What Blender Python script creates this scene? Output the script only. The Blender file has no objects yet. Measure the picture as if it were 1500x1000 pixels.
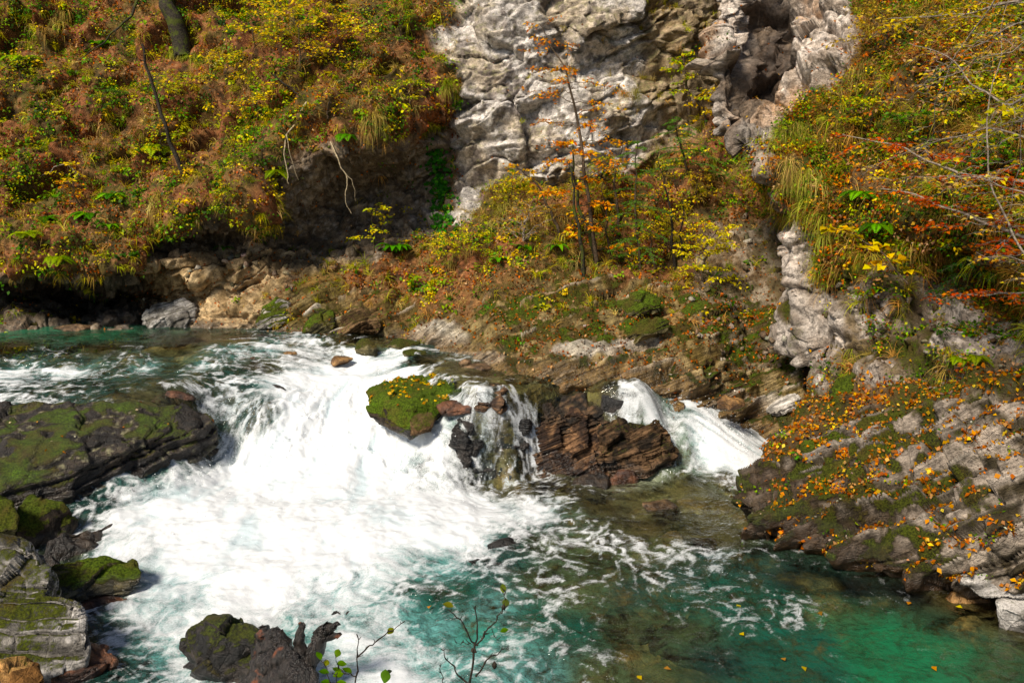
import bpy, bmesh, math, random
import numpy as np
from mathutils import Vector, Matrix

SC = bpy.context.scene
COL = SC.collection
R = math.radians
rng = np.random.default_rng(11)
random.seed(5)

# ------------------------------------------------------------------ camera
CAM_H, PITCH, FPX = 5.0, R(12.0), 1250.0
cam = bpy.data.objects.new("camera", bpy.data.cameras.new("camera"))
COL.objects.link(cam)
cam.data.sensor_width = 36.0
cam.data.lens = FPX / 1500.0 * 36.0
cam.data.clip_end = 600.0
cam.location = (0, 0, CAM_H)
cam.rotation_euler = (R(90) - PITCH, 0, 0)
SC.camera = cam

# ------------------------------------------------------------------ light
SUN_AZ, SUN_EL = R(-38), R(46)            # sun behind the camera, to the left
W = bpy.data.worlds.new("World")
SC.world = W
W.use_nodes = True
wn = W.node_tree
sky = wn.nodes.new("ShaderNodeTexSky")
sky.sky_type = 'NISHITA'
sky.sun_disc = False
sky.sun_elevation = SUN_EL
sky.sun_rotation = R(180) - SUN_AZ
wn.links.new(sky.outputs[0], wn.nodes["Background"].inputs[0])
wn.nodes["Background"].inputs[1].default_value = 0.064
sl = bpy.data.lights.new("sun", 'SUN')
sl.energy = 4.3
sl.angle = R(14)
sl.color = (1.0, 0.91, 0.77)
sun = bpy.data.objects.new("sun", sl)
COL.objects.link(sun)
sv = Vector((math.sin(SUN_AZ) * math.cos(SUN_EL), -math.cos(SUN_AZ) * math.cos(SUN_EL), math.sin(SUN_EL)))
sun.rotation_euler = sv.to_track_quat('Z', 'Y').to_euler()
sun.location = (0, -10, 30)
SC.view_settings.view_transform = 'Standard'
SC.view_settings.look = 'None'
SC.view_settings.exposure = 0.58
SC.view_settings.gamma = 1.0
SC.cycles.max_bounces = 6
SC.cycles.transparent_max_bounces = 8
SC.cycles.use_denoising = True

# ------------------------------------------------------------------ helpers
ct, st = math.cos(PITCH), math.sin(PITCH)

def ray(u, v):
    a = (u - 750.0) / FPX
    b = (500.0 - v) / FPX
    return np.array([a, ct + b * st, -st + b * ct])

def P(u, v, Y):
    d = ray(u, v)
    t = Y / d[1]
    return np.array([d[0] * t, Y, CAM_H + d[2] * t])

def Wz(u, v, z):
    d = ray(u, v)
    t = (z - CAM_H) / d[2]
    return np.array([d[0] * t, d[1] * t, z])

def proj(p):
    x, y, z = p[..., 0], p[..., 1], p[..., 2] - CAM_H
    f = y * ct - z * st
    b = (y * st + z * ct) / f
    return 750 + FPX * x / f, 500 - FPX * b

_pr = np.random.default_rng(3)
PERM = _pr.permutation(256).astype(np.int64)
PERM = np.concatenate([PERM, PERM, PERM[:8]])
GR = _pr.normal(size=(256, 3))
GR = (GR / np.linalg.norm(GR, axis=1)[:, None]).astype(np.float32)
RV = _pr.random((256, 3)).astype(np.float32)

def hsh(i, j, k):
    return PERM[PERM[PERM[i & 255] + (j & 255)] + (k & 255)]

def perlin(p):
    p = np.asarray(p, dtype=np.float32)
    i = np.floor(p).astype(np.int64)
    f = (p - i).astype(np.float32)
    u = f * f * f * (f * (f * 6 - 15) + 10)
    out = 0
    for dx in (0, 1):
        wx = u[..., 0] if dx else 1 - u[..., 0]
        for dy in (0, 1):
            wy = u[..., 1] if dy else 1 - u[..., 1]
            for dz in (0, 1):
                wz = u[..., 2] if dz else 1 - u[..., 2]
                g = GR[hsh(i[..., 0] + dx, i[..., 1] + dy, i[..., 2] + dz)]
                d = g[..., 0] * (f[..., 0] - dx) + g[..., 1] * (f[..., 1] - dy) + g[..., 2] * (f[..., 2] - dz)
                out = out + wx * wy * wz * d
    return out * 1.5

def fbm(p, sc=1.0, oc=4, gain=0.5, off=0.0):
    p = np.asarray(p, dtype=np.float32) * sc + off
    s, a = 0, 1.0
    for o in range(oc):
        s = s + a * perlin(p)
        p = p * 2.03 + 17.3
        a *= gain
    return s

def ridged(p, sc=1.0, oc=4, gain=0.5, off=0.0):
    p = np.asarray(p, dtype=np.float32) * sc + off
    s, a = 0, 1.0
    for o in range(oc):
        s = s + a * (1 - 2 * np.abs(perlin(p)))
        p = p * 2.03 + 17.3
        a *= gain
    return s

def worley(p):
    """F1, F2, tilt (facet plane height), cell random"""
    p = np.asarray(p, dtype=np.float32)
    i = np.floor(p).astype(np.int64)
    n = p.shape[:-1]
    F1 = np.full(n, 9.0, np.float32); F2 = np.full(n, 9.0, np.float32)
    H = np.zeros(n, np.int64); D = np.zeros(p.shape, np.float32)
    for dx in (-1, 0, 1):
        for dy in (-1, 0, 1):
            for dz in (-1, 0, 1):
                h = hsh(i[..., 0] + dx, i[..., 1] + dy, i[..., 2] + dz)
                c = i + np.array([dx, dy, dz]) + RV[h]
                v = (p - c).astype(np.float32)
                d = np.sqrt((v * v).sum(-1))
                n1 = d < F1
                F2 = np.where(n1, F1, np.minimum(F2, d))
                F1 = np.where(n1, d, F1)
                H = np.where(n1, h, H)
                D = np.where(n1[..., None], v, D)
    tilt = (D * GR[(H * 7 + 13) & 255]).sum(-1)
    return F1, F2, tilt, RV[(H * 3 + 5) & 255][..., 0]

def sstep(a, b, x):
    t = np.clip((x - a) / (b - a), 0, 1)
    return t * t * (3 - 2 * t)

def strata(p, nb, th, tb=None, blk=None, warp=0.25, seed=0):
    """bedded rock: returns (layer protrusion -1..1, groove 0..1)"""
    nb = np.array(nb, float); nb /= np.linalg.norm(nb)
    q = (p @ nb) / th + warp * fbm(p, 0.7, 3, off=seed) + 0.25 * warp * fbm(p, 3.0, 2, off=seed + 4)
    q = q + 0.35 * np.sin(q * 1.7) + 0.2 * np.sin(q * 0.61 + 1)
    k = np.floor(q); f = q - k
    hv = RV[hsh(k.astype(np.int64), np.int64(seed) + 0 * k.astype(np.int64), 0 * k.astype(np.int64))]
    pro = hv[..., 0] * 2 - 1
    groove = np.minimum(f, 1 - f) * 2
    groove = 1 - sstep(0.0, 0.28, groove)
    # each bed leans out to its upper edge
    pro = pro + 0.5 * (f - 0.5)
    if tb is not None:
        tb = np.array(tb, float); tb /= np.linalg.norm(tb)
        bl = blk * (0.5 + 1.1 * hv[..., 1])
        s = (p @ tb) / bl + hv[..., 2] * 17 + 0.25 * fbm(p, 2.2, 2, off=seed + 9)
        ks = np.floor(s); fs = s - ks
        hb = RV[hsh(k.astype(np.int64), ks.astype(np.int64), np.int64(seed) + 3 + 0 * ks.astype(np.int64))]
        pro = pro + (hb[..., 0] - 0.5) * 1.1
        g2 = 1 - sstep(0.0, 0.14, np.minimum(fs, 1 - fs) * 2)
        groove = np.maximum(groove, 0.8 * g2 * (hb[..., 1] > 0.25))
    return pro, groove

def beds(p, nb, th, warp=0.2, seed=0, tb=None, blk=0.5):
    """saw-tooth ledges: (profile -.5...5, upper-edge mask, undercut mask, joint mask)"""
    nb = np.array(nb, float); nb /= np.linalg.norm(nb)
    q = (p @ nb) / th + warp * fbm(p, 0.6, 3, off=seed) + 0.12 * warp * fbm(p, 4.0, 2, off=seed + 4)
    q = q + 0.30 * np.sin(q * 1.3 + seed) + 0.18 * np.sin(q * 0.47 + 1)
    k = np.floor(q).astype(np.int64); f = q - k
    z = 0 * k
    h = RV[hsh(k, z + seed, z)]
    s = (p @ unit_(tb if tb is not None else (1, .2, .2))) / (blk * (.5 + 1.2 * h[..., 1])) + h[..., 2] * 17 + 0.3 * fbm(p, 2.0, 2, off=seed + 9)
    ks = np.floor(s).astype(np.int64); fs = s - ks
    hb = RV[hsh(k, ks, z + seed + 3)]
    A = (0.25 + 0.75 * h[..., 0]) * (0.55 + 0.6 * hb[..., 0])
    ff = (f / .78) ** 1.35 * (f < .78) + (1 - sstep(.78, 1.0, f)) * (f >= .78)
    prof = A * (ff - 0.45) + 0.35 * (h[..., 2] - 0.5) + 0.25 * (hb[..., 1] - .5) - .55 * (hb[..., 2] > .82) * sstep(.15, .5, f)
    edge = sstep(0.55, 0.74, f) * sstep(.98, .84, f) * sstep(.25, .6, A) * sstep(.5, .2, hb[..., 2])
    under = np.maximum(sstep(0.30, 0.05, f), sstep(.93, 1.0, f))
    joint = (1 - sstep(0.0, 0.10, np.minimum(fs, 1 - fs))) * (hb[..., 1] > .35)
    return prof, edge, under, joint

def unit_(a):
    a = np.array(a, float); return a / np.linalg.norm(a)

def catmull(a, t):
    """a (N,...) control, t float array in [0,N-1]"""
    n = a.shape[0]
    i = np.clip(np.floor(t).astype(int), 0, n - 2)
    f = (t - i).reshape((-1,) + (1,) * (a.ndim - 1))
    g = lambda k: a[np.clip(k, 0, n - 1)]
    p0, p1, p2, p3 = g(i - 1), g(i), g(i + 1), g(i + 2)
    T = 0.42
    m1, m2 = T * (p2 - p0), T * (p3 - p1)
    f2, f3 = f * f, f * f * f
    return (2 * f3 - 3 * f2 + 1) * p1 + (f3 - 2 * f2 + f) * m1 + (-2 * f3 + 3 * f2) * p2 + (f3 - f2) * m2

def loft(ctrl, res, maxseg=400):
    ctrl = np.asarray(ctrl, float)
    def params(axis):
        d = np.linalg.norm(np.diff(ctrl, axis=axis), axis=2)
        L = np.percentile(d, 70, axis=1 - axis)
        ts = []
        for i, l in enumerate(L):
            n = int(min(maxseg, max(2, math.ceil(l / res))))
            ts.append(i + np.arange(n) / n)
        ts.append([len(L)])
        return np.concatenate(ts)
    tr, tc = params(0), params(1)
    a = catmull(ctrl, tr)
    b = catmull(np.swapaxes(a, 0, 1), tc)
    return np.swapaxes(b, 0, 1), tr, tc

def gnormal(G):
    du = np.gradient(G, axis=1); dv = np.gradient(G, axis=0)
    n = np.cross(du, dv)
    n /= np.linalg.norm(n, axis=-1)[..., None] + 1e-9
    return n

def sub_res(a, b):
    return a

def inpoly(u, v, poly):
    """signed distance in px, positive inside"""
    poly = np.asarray(poly, float)
    n = len(poly)
    inside = np.zeros(u.shape, bool)
    d2 = np.full(u.shape, 1e12)
    for i in range(n):
        x1, y1 = poly[i]; x2, y2 = poly[(i + 1) % n]
        cond = ((y1 > v) != (y2 > v)) & (u < (x2 - x1) * (v - y1) / (y2 - y1 + 1e-12) + x1)
        inside ^= cond
        ex, ey = x2 - x1, y2 - y1
        t = np.clip(((u - x1) * ex + (v - y1) * ey) / (ex * ex + ey * ey + 1e-9), 0, 1)
        dx, dy = u - x1 - t * ex, v - y1 - t * ey
        d2 = np.minimum(d2, dx * dx + dy * dy)
    d = np.sqrt(d2)
    return np.where(inside, d, -d)

def put_mesh(name, V, F, mat=None, cols=None, floats=None, smooth=True, parent=None, link=True):
    V = np.ascontiguousarray(V, dtype=np.float32).reshape(-1, 3)
    F = np.ascontiguousarray(F, dtype=np.int32)
    k = F.shape[1]
    me = bpy.data.meshes.new(name)
    me.vertices.add(len(V)); me.vertices.foreach_set("co", V.ravel())
    me.loops.add(F.size); me.loops.foreach_set("vertex_index", F.ravel())
    me.polygons.add(len(F)); me.polygons.foreach_set("loop_start", np.arange(0, F.size, k, dtype=np.int32))
    me.update(calc_edges=True)
    if smooth:
        me.polygons.foreach_set("use_smooth", np.ones(len(F), dtype=bool))
    if cols is not None:
        a = me.attributes.new("col", 'FLOAT_COLOR', 'POINT')
        c = np.ones((len(V), 4), np.float32); c[:, :3] = np.asarray(cols).reshape(-1, 3)
        a.data.foreach_set("color", c.ravel())
    for nm, arr in (floats or {}).items():
        a = me.attributes.new(nm, 'FLOAT', 'POINT')
        a.data.foreach_set("value", np.ascontiguousarray(arr, dtype=np.float32).ravel())
    if mat: me.materials.append(mat)
    o = bpy.data.objects.new(name, me)
    if link: COL.objects.link(o)
    if parent: o.parent = parent
    return o

def grid_faces(nr, nc, keep=None):
    idx = np.arange(nr * nc).reshape(nr, nc)
    F = np.stack([idx[:-1, :-1], idx[:-1, 1:], idx[1:, 1:], idx[1:, :-1]], -1).reshape(-1, 4)
    if keep is not None:
        k = keep[:-1, :-1] & keep[:-1, 1:] & keep[1:, 1:] & keep[1:, :-1]
        F = F[k.ravel()]
    return F

def tag(o, label=None, cat=None, group=None, kind=None):
    if label: o["label"] = label
    if cat: o["category"] = cat
    if group: o["group"] = group
    if kind: o["kind"] = kind
    return o

def empty(name, loc):
    o = bpy.data.objects.new(name, None)
    o.empty_display_size = 0.2
    o.location = loc
    COL.objects.link(o)
    return o

def adopt(child, parent):
    child.parent = parent
    child.matrix_parent_inverse = Matrix.Translation(-Vector(parent.location))

# ------------------------------------------------------------------ materials
class NT:
    def __init__(self, name):
        self.m = bpy.data.materials.new(name); self.m.use_nodes = True
        self.t = self.m.node_tree; self.t.nodes.clear()
    def n(self, typ, **kw):
        nd = self.t.nodes.new(typ)
        for k, v in kw.items():
            if k.startswith('i_'):
                nd.inputs[int(k[2:]) if k[2:].isdigit() else k[2:].replace('_', ' ')].default_value = v
            else: setattr(nd, k, v)
        return nd
    def l(self, a, b): self.t.links.new(a, b)
    def noise(self, scale, detail=4, rough=0.55, vec=None, dist=0.0):
        nd = self.n("ShaderNodeTexNoise"); nd.inputs["Scale"].default_value = scale
        nd.inputs["Detail"].default_value = detail; nd.inputs["Roughness"].default_value = rough
        nd.inputs["Distortion"].default_value = dist
        if vec: self.l(vec, nd.inputs["Vector"])
        return nd.outputs["Fac"]
    def math(self, op, a, b=None, clamp=False):
        nd = self.n("ShaderNodeMath", operation=op); nd.use_clamp = clamp
        for i, x in enumerate((a, b)):
            if x is None: continue
            if isinstance(x, (int, float)): nd.inputs[i].default_value = x
            else: self.l(x, nd.inputs[i])
        return nd.outputs[0]
    def ramp(self, fac, lo, hi, a=0.0, b=1.0):
        nd = self.n("ShaderNodeMapRange", interpolation_type='SMOOTHSTEP')
        nd.inputs[1].default_value = lo; nd.inputs[2].default_value = hi
        nd.inputs[3].default_value = a; nd.inputs[4].default_value = b
        self.l(fac, nd.inputs[0]); return nd.outputs[0]
    def mix(self, fac, a, b, mode='MIX'):
        nd = self.n("ShaderNodeMix", data_type='RGBA', blend_type=mode)
        for x, i in ((fac, 0), (a, 6), (b, 7)):
            if isinstance(x, (int, float)): nd.inputs[i].default_value = x
            elif isinstance(x, tuple): nd.inputs[i].default_value = (*x, 1)
            else: self.l(x, nd.inputs[i])
        return nd.outputs[2]
    def attr(self, name, col=False):
        nd = self.n("ShaderNodeAttribute", attribute_name=name)
        return nd.outputs["Color"] if col else nd.outputs["Fac"]
    def pos(self):
        return self.n("ShaderNodeNewGeometry").outputs["Position"]
    def bump(self, h, strength=0.5, dist=0.05, prev=None):
        nd = self.n("ShaderNodeBump"); nd.inputs["Strength"].default_value = strength
        nd.inputs["Distance"].default_value = dist
        self.l(h, nd.inputs["Height"])
        if prev: self.l(prev, nd.inputs["Normal"])
        return nd.outputs[0]
    def bsdf(self, col, rough, nrm=None, spec=0.3):
        nd = self.n("ShaderNodeBsdfPrincipled")
        for x, i in ((col, "Base Color"), (rough, "Roughness"), (spec, "Specular IOR Level")):
            if isinstance(x, (int, float)): nd.inputs[i].default_value = x
            elif isinstance(x, tuple): nd.inputs[i].default_value = (*x, 1)
            else: self.l(x, nd.inputs[i])
        if nrm: self.l(nrm, nd.inputs["Normal"])
        return nd
    def out(self, sh):
        o = self.n("ShaderNodeOutputMaterial"); self.l(sh, o.inputs[0]); return self.m

def mat_rock(name="rock_and_soil"):
    """terrain / rock: 'col' albedo, 'moss' 0..1, 'wet' 0..1; fine grain and bumps in the shader"""
    m = NT(name); pos = m.pos()
    col = m.attr("col", True); moss = m.attr("moss"); wet = m.attr("wet")
    n1 = m.noise(9, 6, 0.65, pos); n2 = m.noise(38, 5, 0.7, pos); n3 = m.noise(140, 3, 0.6, pos)
    grain = m.math('ADD', m.math('MULTIPLY', m.ramp(n1, 0.3, 0.7), 0.9), m.math('MULTIPLY', m.ramp(n2, 0.28, 0.72), 0.75))
    grain = m.math('ADD', grain, 0.22)
    v = m.n("ShaderNodeCombineColor")
    for i in range(3): m.l(grain, v.inputs[i])
    c = m.mix(1.0, col, v.outputs[0], 'MULTIPLY')
    # fine bedding laminae along the 'bed' coordinate
    bed = m.attr("bed"); lam = m.attr("lam")
    bq = m.n("ShaderNodeCombineXYZ"); m.l(m.math('ADD', m.math('MULTIPLY', bed, 17.0), m.math('MULTIPLY', n1, 0.5)), bq.inputs[0])
    sx = m.n("ShaderNodeVectorMath", operation='DOT_PRODUCT'); m.l(pos, sx.inputs[0]); sx.inputs[1].default_value = (0.7, -0.4, 0.3)
    m.l(m.math('MULTIPLY', sx.outputs["Value"], 0.9), bq.inputs[1])
    ln = m.noise(1.0, 4, 0.65, bq.outputs[0])
    lv = m.ramp(ln, 0.36, 0.60, 0.30, 1.2)
    lc = m.n("ShaderNodeCombineColor")
    for i in range(3): m.l(lv, lc.inputs[i])
    c = m.mix(lam, c, m.mix(1.0, c, lc.outputs[0], 'MULTIPLY'))
    # moss turf: mottled greens over whatever lies below
    mn = m.math('ADD', m.math('MULTIPLY', moss, 1.5), m.math('SUBTRACT', m.math('ADD', n1, n2), 1.25))
    mf = m.ramp(mn, 0.25, 0.65)
    n0 = m.noise(2.3, 4, 0.6, pos)
    mc = m.mix(m.ramp(n2, 0.32, 0.68), (0.020, 0.024, 0.003), (0.105, 0.120, 0.010))
    mc = m.mix(m.ramp(n0, 0.48, 0.66), mc, m.mix(m.ramp(n2, 0.3, 0.7), (0.045, 0.034, 0.008), (0.125, 0.095, 0.018)))
    mc = m.mix(m.ramp(m.math('ADD', n0, m.math('MULTIPLY', n1, .4)), 0.62, 0.50), mc, m.mix(1.0, mc, (1.35, 1.65, 1.0), 'MULTIPLY'))
    mc = m.mix(m.ramp(moss, 0.74, 1.0), mc, m.mix(1.0, mc, (1.2, 1.6, 1.0), 'MULTIPLY'))
    c = m.mix(mf, c, mc)
    c = m.mix(m.math('MULTIPLY', wet, 0.62), c, m.mix(1.0, c, (0.28, 0.26, 0.25), 'MULTIPLY'))
    rough = m.ramp(m.math('ADD', wet, m.math('MULTIPLY', n2, 0.3)), 0.1, 1.1, 0.92, 0.28)
    vor = m.n("ShaderNodeTexVoronoi", feature='DISTANCE_TO_EDGE'); vor.inputs["Scale"].default_value = 7
    m.l(pos, vor.inputs["Vector"])
    crack = m.ramp(vor.outputs["Distance"], 0.0, 0.06)
    h = m.math('ADD', m.math('MULTIPLY', n1, 0.75), m.math('MULTIPLY', n2, 0.26))
    h = m.math('ADD', h, m.math('MULTIPLY', n3, 0.07))
    h = m.math('ADD', h, m.math('MULTIPLY', crack, 0.10))
    h = m.math('ADD', h, m.math('MULTIPLY', m.math('MULTIPLY', ln, lam), 1.5))
    h = m.math('ADD', h, m.math('MULTIPLY', m.math('MULTIPLY', n3, mf), 0.5))
    b = m.bump(h, 0.9, 0.075)
    s = m.bsdf(c, rough, b, m.ramp(wet, 0.1, 0.7, 0.12, 0.5))
    return m.out(s.outputs[0])

def mat_leaf(name, trans=0.35, rough=0.5):
    m = NT(name); col = m.attr("col", True)
    n = m.noise(60, 2, 0.5, m.pos())
    c = m.mix(m.ramp(n, 0.3, 0.7, 0.0, 0.35), col, m.mix(1.0, col, (0.55, 0.5, 0.45), 'MULTIPLY'))
    hs = m.n('ShaderNodeHueSaturation'); hs.inputs['Saturation'].default_value = 1.12; hs.inputs['Value'].default_value = 1.05; m.l(c, hs.inputs['Color']); c = hs.outputs[0]
    p = m.bsdf(c, rough, None, 0.10)
    t = m.n("ShaderNodeBsdfTranslucent"); m.l(c, t.inputs[0])
    mx = m.n("ShaderNodeMixShader"); mx.inputs[0].default_value = trans
    m.l(p.outputs[0], mx.inputs[1]); m.l(t.outputs[0], mx.inputs[2])
    return m.out(mx.outputs[0])

def mat_bark(name, a, b, mossy=0.0):
    m = NT(name); pos = m.pos()
    n = m.noise(30, 5, 0.65, pos); n2 = m.noise(6, 4, 0.6, pos)
    c = m.mix(m.ramp(n, 0.35, 0.65), a, b)
    if mossy: c = m.mix(m.ramp(n2, 0.62 - mossy * 0.3, 0.72 - mossy * 0.3), c, (0.05, 0.060, 0.007))
    return m.out(m.bsdf(c, 0.85, m.bump(n, 0.7, 0.02), 0.2).outputs[0])

def mat_water():
    m = NT("river_water"); pos = m.pos()
    foam = m.attr("foam"); turb = m.attr("turb"); tcol = m.attr("col", True); streak = m.attr("streak")
    rough_a = m.attr("chop")
    fcv = m.n('ShaderNodeAttribute', attribute_name='flow').outputs['Vector']
    n1 = m.noise(5.0, 5, 0.62, fcv, 0.5); n2 = m.noise(55, 3, 0.6, pos, 0.3)
    f = m.math('ADD', foam, m.math('MULTIPLY', m.math('SUBTRACT', n1, 0.5), 0.80))
    f = m.math('ADD', f, m.math('MULTIPLY', m.math('SUBTRACT', n2, 0.5), 0.55))
    ff = m.ramp(f, 0.30, 0.94)
    # foam: white, thinner and blue-grey in streaks
    fc = m.mix(m.ramp(m.math('ADD', streak, m.math('MULTIPLY', n1, 0.5)), 0.25, 0.85), (0.48, 0.555, 0.58), (0.64, 0.655, 0.665))
    fb = m.bump(m.math('ADD', n1, m.math('MULTIPLY', n2, 0.3)), 0.22, 0.05)
    fs = m.bsdf(fc, 0.65, fb, 0.25)
    # clear water over the bed
    w1 = m.noise(5.5, 3, 0.5, pos, 0.5); w2 = m.noise(16, 3, 0.5, pos, 0.5)
    hw = m.math('ADD', m.math('MULTIPLY', w1, 1.0), m.math('MULTIPLY', w2, 0.45))
    wb = m.n("ShaderNodeBump"); wb.inputs["Distance"].default_value = 0.10
    m.l(rough_a, wb.inputs["Strength"]); m.l(hw, wb.inputs["Height"])
    tr = m.n("ShaderNodeBsdfTransparent"); tr.inputs[0].default_value = (0.72, 0.86, 0.80, 1)
    df = m.n("ShaderNodeBsdfDiffuse"); m.l(tcol, df.inputs[0]); m.l(wb.outputs[0], df.inputs[2])
    body = m.n("ShaderNodeMixShader"); nf = m.noise(3.2, 4, 0.6, fcv, 0.8); nf2 = m.noise(7, 3, 0.6, pos, 1.2)
    tv = m.math('ADD', turb, m.math('MULTIPLY', m.math('SUBTRACT', m.math('ADD', m.math('MULTIPLY', nf, .6), m.math('MULTIPLY', nf2, .4)), 0.53), 3.6), True)  # streaks in the murkiness stand in for light bent by ripples
    m.l(m.math('MINIMUM', tv, m.math('ADD', turb, .12), True), body.inputs[0])
    m.l(tr.outputs[0], body.inputs[1]); m.l(df.outputs[0], body.inputs[2])
    gl = m.n("ShaderNodeBsdfGlossy"); gl.inputs["Roughness"].default_value = 0.06; m.l(wb.outputs[0], gl.inputs["Normal"])
    fr = m.n("ShaderNodeFresnel"); fr.inputs[0].default_value = 1.33; m.l(wb.outputs[0], fr.inputs[1])
    wat = m.n("ShaderNodeMixShader"); m.l(fr.outputs[0], wat.inputs[0])
    m.l(body.outputs[0], wat.inputs[1]); m.l(gl.outputs[0], wat.inputs[2])
    mx = m.n("ShaderNodeMixShader"); m.l(ff, mx.inputs[0])
    m.l(wat.outputs[0], mx.inputs[1]); m.l(fs.outputs[0], mx.inputs[2])
    return m.out(mx.outputs[0])

M_ROCK = mat_rock()
M_LEAF = mat_leaf("leaf")
M_GRASS = mat_leaf("grass_blade", 0.3, 0.6)
M_NEEDLE = mat_leaf("needle", 0.15, 0.55)
M_BARK_DARK = mat_bark("dark_bark", (0.012, 0.009, 0.006), (0.04, 0.03, 0.02))
M_BARK_MOSS = mat_bark("mossy_bark", (0.012, 0.010, 0.006), (0.045, 0.036, 0.022), 0.42)
M_BARK_GREY = mat_bark("grey_bark", (0.13, 0.10, 0.075), (0.34, 0.28, 0.22))
M_BARK_PALE = mat_bark("pale_stem", (0.22, 0.17, 0.10), (0.45, 0.36, 0.22))
M_BARK_BROWN = mat_bark("brown_bark", (0.05, 0.032, 0.02), (0.13, 0.09, 0.055), 0.2)
M_WATER = mat_water()
# ------------------------------------------------------------------ far bank: hillside, overhang, pale cliff, bank
def lerp3(a, b, t):
    t = np.asarray(t)[..., None]
    return np.asarray(a) * (1 - t) + np.asarray(b) * t

# each column: u, water level, then (v, dY) from the waterline up; rows match across columns
FAR = [
 (-320, 1.5, [(484,0),(462,.3),(432,.8),(410,.5),(398,-.2),(340,.1),(280,1.0),(200,2.2),(110,3.6),(20,5.3),(-150,8)]),
 (-20, 1.5, [(484,0),(462,.8),(436,1.8),(414,1.5),(400,-.1),(340,.1),(280,1.0),(200,2.2),(110,3.6),(20,5.3),(-150,8)]),
 (90, 1.5, [(482,0),(462,1.2),(440,2.4),(418,2.1),(404,-.2),(340,.1),(280,1.0),(200,2.1),(110,3.6),(20,5.3),(-150,8)]),
 (190, 1.5, [(480,0),(460,1.3),(438,2.7),(424,2.3),(408,-.2),(350,0),(285,.9),(205,2.1),(110,3.6),(20,5.3),(-150,8)]),
 (250, 1.5, [(480,0),(455,.6),(432,1.3),(405,.5),(375,.3),(352,.9),(325,-.1),(240,1.2),(130,3.0),(20,5.0),(-150,8)]),
 (340, 1.5, [(480,0),(450,.1),(430,.6),(405,.5),(375,.6),(345,1.2),(318,.1),(235,1.3),(130,3.0),(20,4.9),(-150,8)]),
 (400, 1.48, [(486,0),(455,.2),(425,.6),(400,.9),(370,1.3),(310,1.4),(262,.5),(190,1.7),(110,3.0),(20,4.8),(-150,8)]),
 (460, 1.47, [(490,0),(455,.2),(422,.7),(395,1.2),(365,1.9),(300,2.0),(228,.6),(165,1.7),(95,2.9),(15,4.6),(-150,7.6)]),
 (530, 1.46, [(492,0),(455,.2),(418,.8),(385,1.5),(350,2.3),(270,2.9),(200,1.2),(150,2.0),(90,3.0),(15,4.4),(-150,7.4)]),
 (600, 1.45, [(495,0),(455,.4),(415,1.0),(380,1.8),(340,2.7),(270,3.6),(205,2.6),(150,2.8),(90,3.5),(15,4.6),(-150,7)]),
 (660, 1.43, [(512,0),(460,.6),(415,1.5),(375,2.4),(335,3.6),(270,4.3),(215,4.5),(150,4.1),(90,4.3),(20,4.9),(-150,6)]),
 (760, 1.40, [(545,0),(480,.9),(425,2.2),(375,3.3),(330,4.5),(270,5.5),(210,5.5),(150,5.8),(80,5.9),(15,6.1),(-150,7)]),
 (860, 1.37, [(556,0),(500,.9),(440,2.2),(385,3.5),(330,4.8),(270,5.9),(205,6.1),(140,6.2),(80,6.6),(15,6.3),(-150,7)]),
 (960, 1.22, [(566,0),(515,.8),(455,2.0),(400,3.2),(340,4.5),(275,5.9),(205,6.7),(140,6.8),(80,7.0),(15,7.0),(-150,8)]),
 (1040, 0.75, [(600,0),(545,.4),(480,1.4),(420,2.6),(350,4.0),(280,5.4),(210,6.4),(140,6.9),(80,7.2),(15,7.4),(-150,9)]),
 (1110, 0.1, [(648,0),(585,.5),(510,1.4),(445,2.5),(370,3.8),(290,5.2),(210,6.6),(140,7.4),(80,7.8),(15,8),(-150,9)]),
 (1190, -0.1, [(680,0),(610,.7),(530,1.6),(460,2.6),(380,3.8),(290,5.2),(210,6.6),(140,7.4),(80,7.8),(15,8),(-150,9)]),
 (1330, 0.0, [(690,1),(610,1.7),(530,2.6),(460,3.6),(380,4.8),(290,6.2),(210,7.6),(140,8.4),(80,8.8),(15,9),(-150,10)]),
 (1900, 0.0, [(690,3),(610,3.7),(530,4.6),(460,5.6),(380,6.8),(290,8.2),(210,9.6),(140,10.4),(80,10.8),(15,11),(-150,12)]),
]
ctrl = []
for u, zw, prof in FAR:
    y0 = Wz(u, prof[0][0], zw)[1]
    if u == 1330: y0 = Wz(u, 690, 0.0)[1]
    colp = []
    pts = [P(u, v, y0 + d) for v, d in prof]
    colp.append(pts[0] + np.array([0, -0.12, -1.2]))
    colp.append(pts[0] + np.array([0, -0.04, -0.4]))
    colp += pts
    top = pts[-1]
    colp.append(top + np.array([0, 5.0, 5.5]))
    colp.append(top + np.array([0, 10.0, 14.0]))
    ctrl.append(colp)
ctrl = np.swapaxes(np.array(ctrl), 0, 1)          # rows x cols
G, tr, tc = loft(ctrl, 0.037)
uu, vv = proj(G)
N = gnormal(G)
if N[..., 1].mean() > 0: N = -N
POLY_CLIFF = [(655,-160),(1060,-160),(1075,60),(1060,150),(1035,190),(990,215),(930,250),(850,268),(765,278),(715,300),(700,340),(640,345),(610,335),(655,300),(655,225),(668,150),(645,60)]
POLY_DARK = [(-60,398),(200,402),(222,345),(300,325),(370,318),(400,258),(450,225),(525,198),(655,195),(660,230),(650,345),(560,385),(440,402),(400,440),(385,492),(205,492),(-60,492)]
POLY_BANK = [(380,440),(500,400),(520,470),(600,470),(690,475),(760,515),(900,490),(985,520),(1060,540),(1170,560),(1210,640),(1150,690),(1040,640),(960,575),(750,560),(620,530),(560,495),(380,490)]
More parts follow.
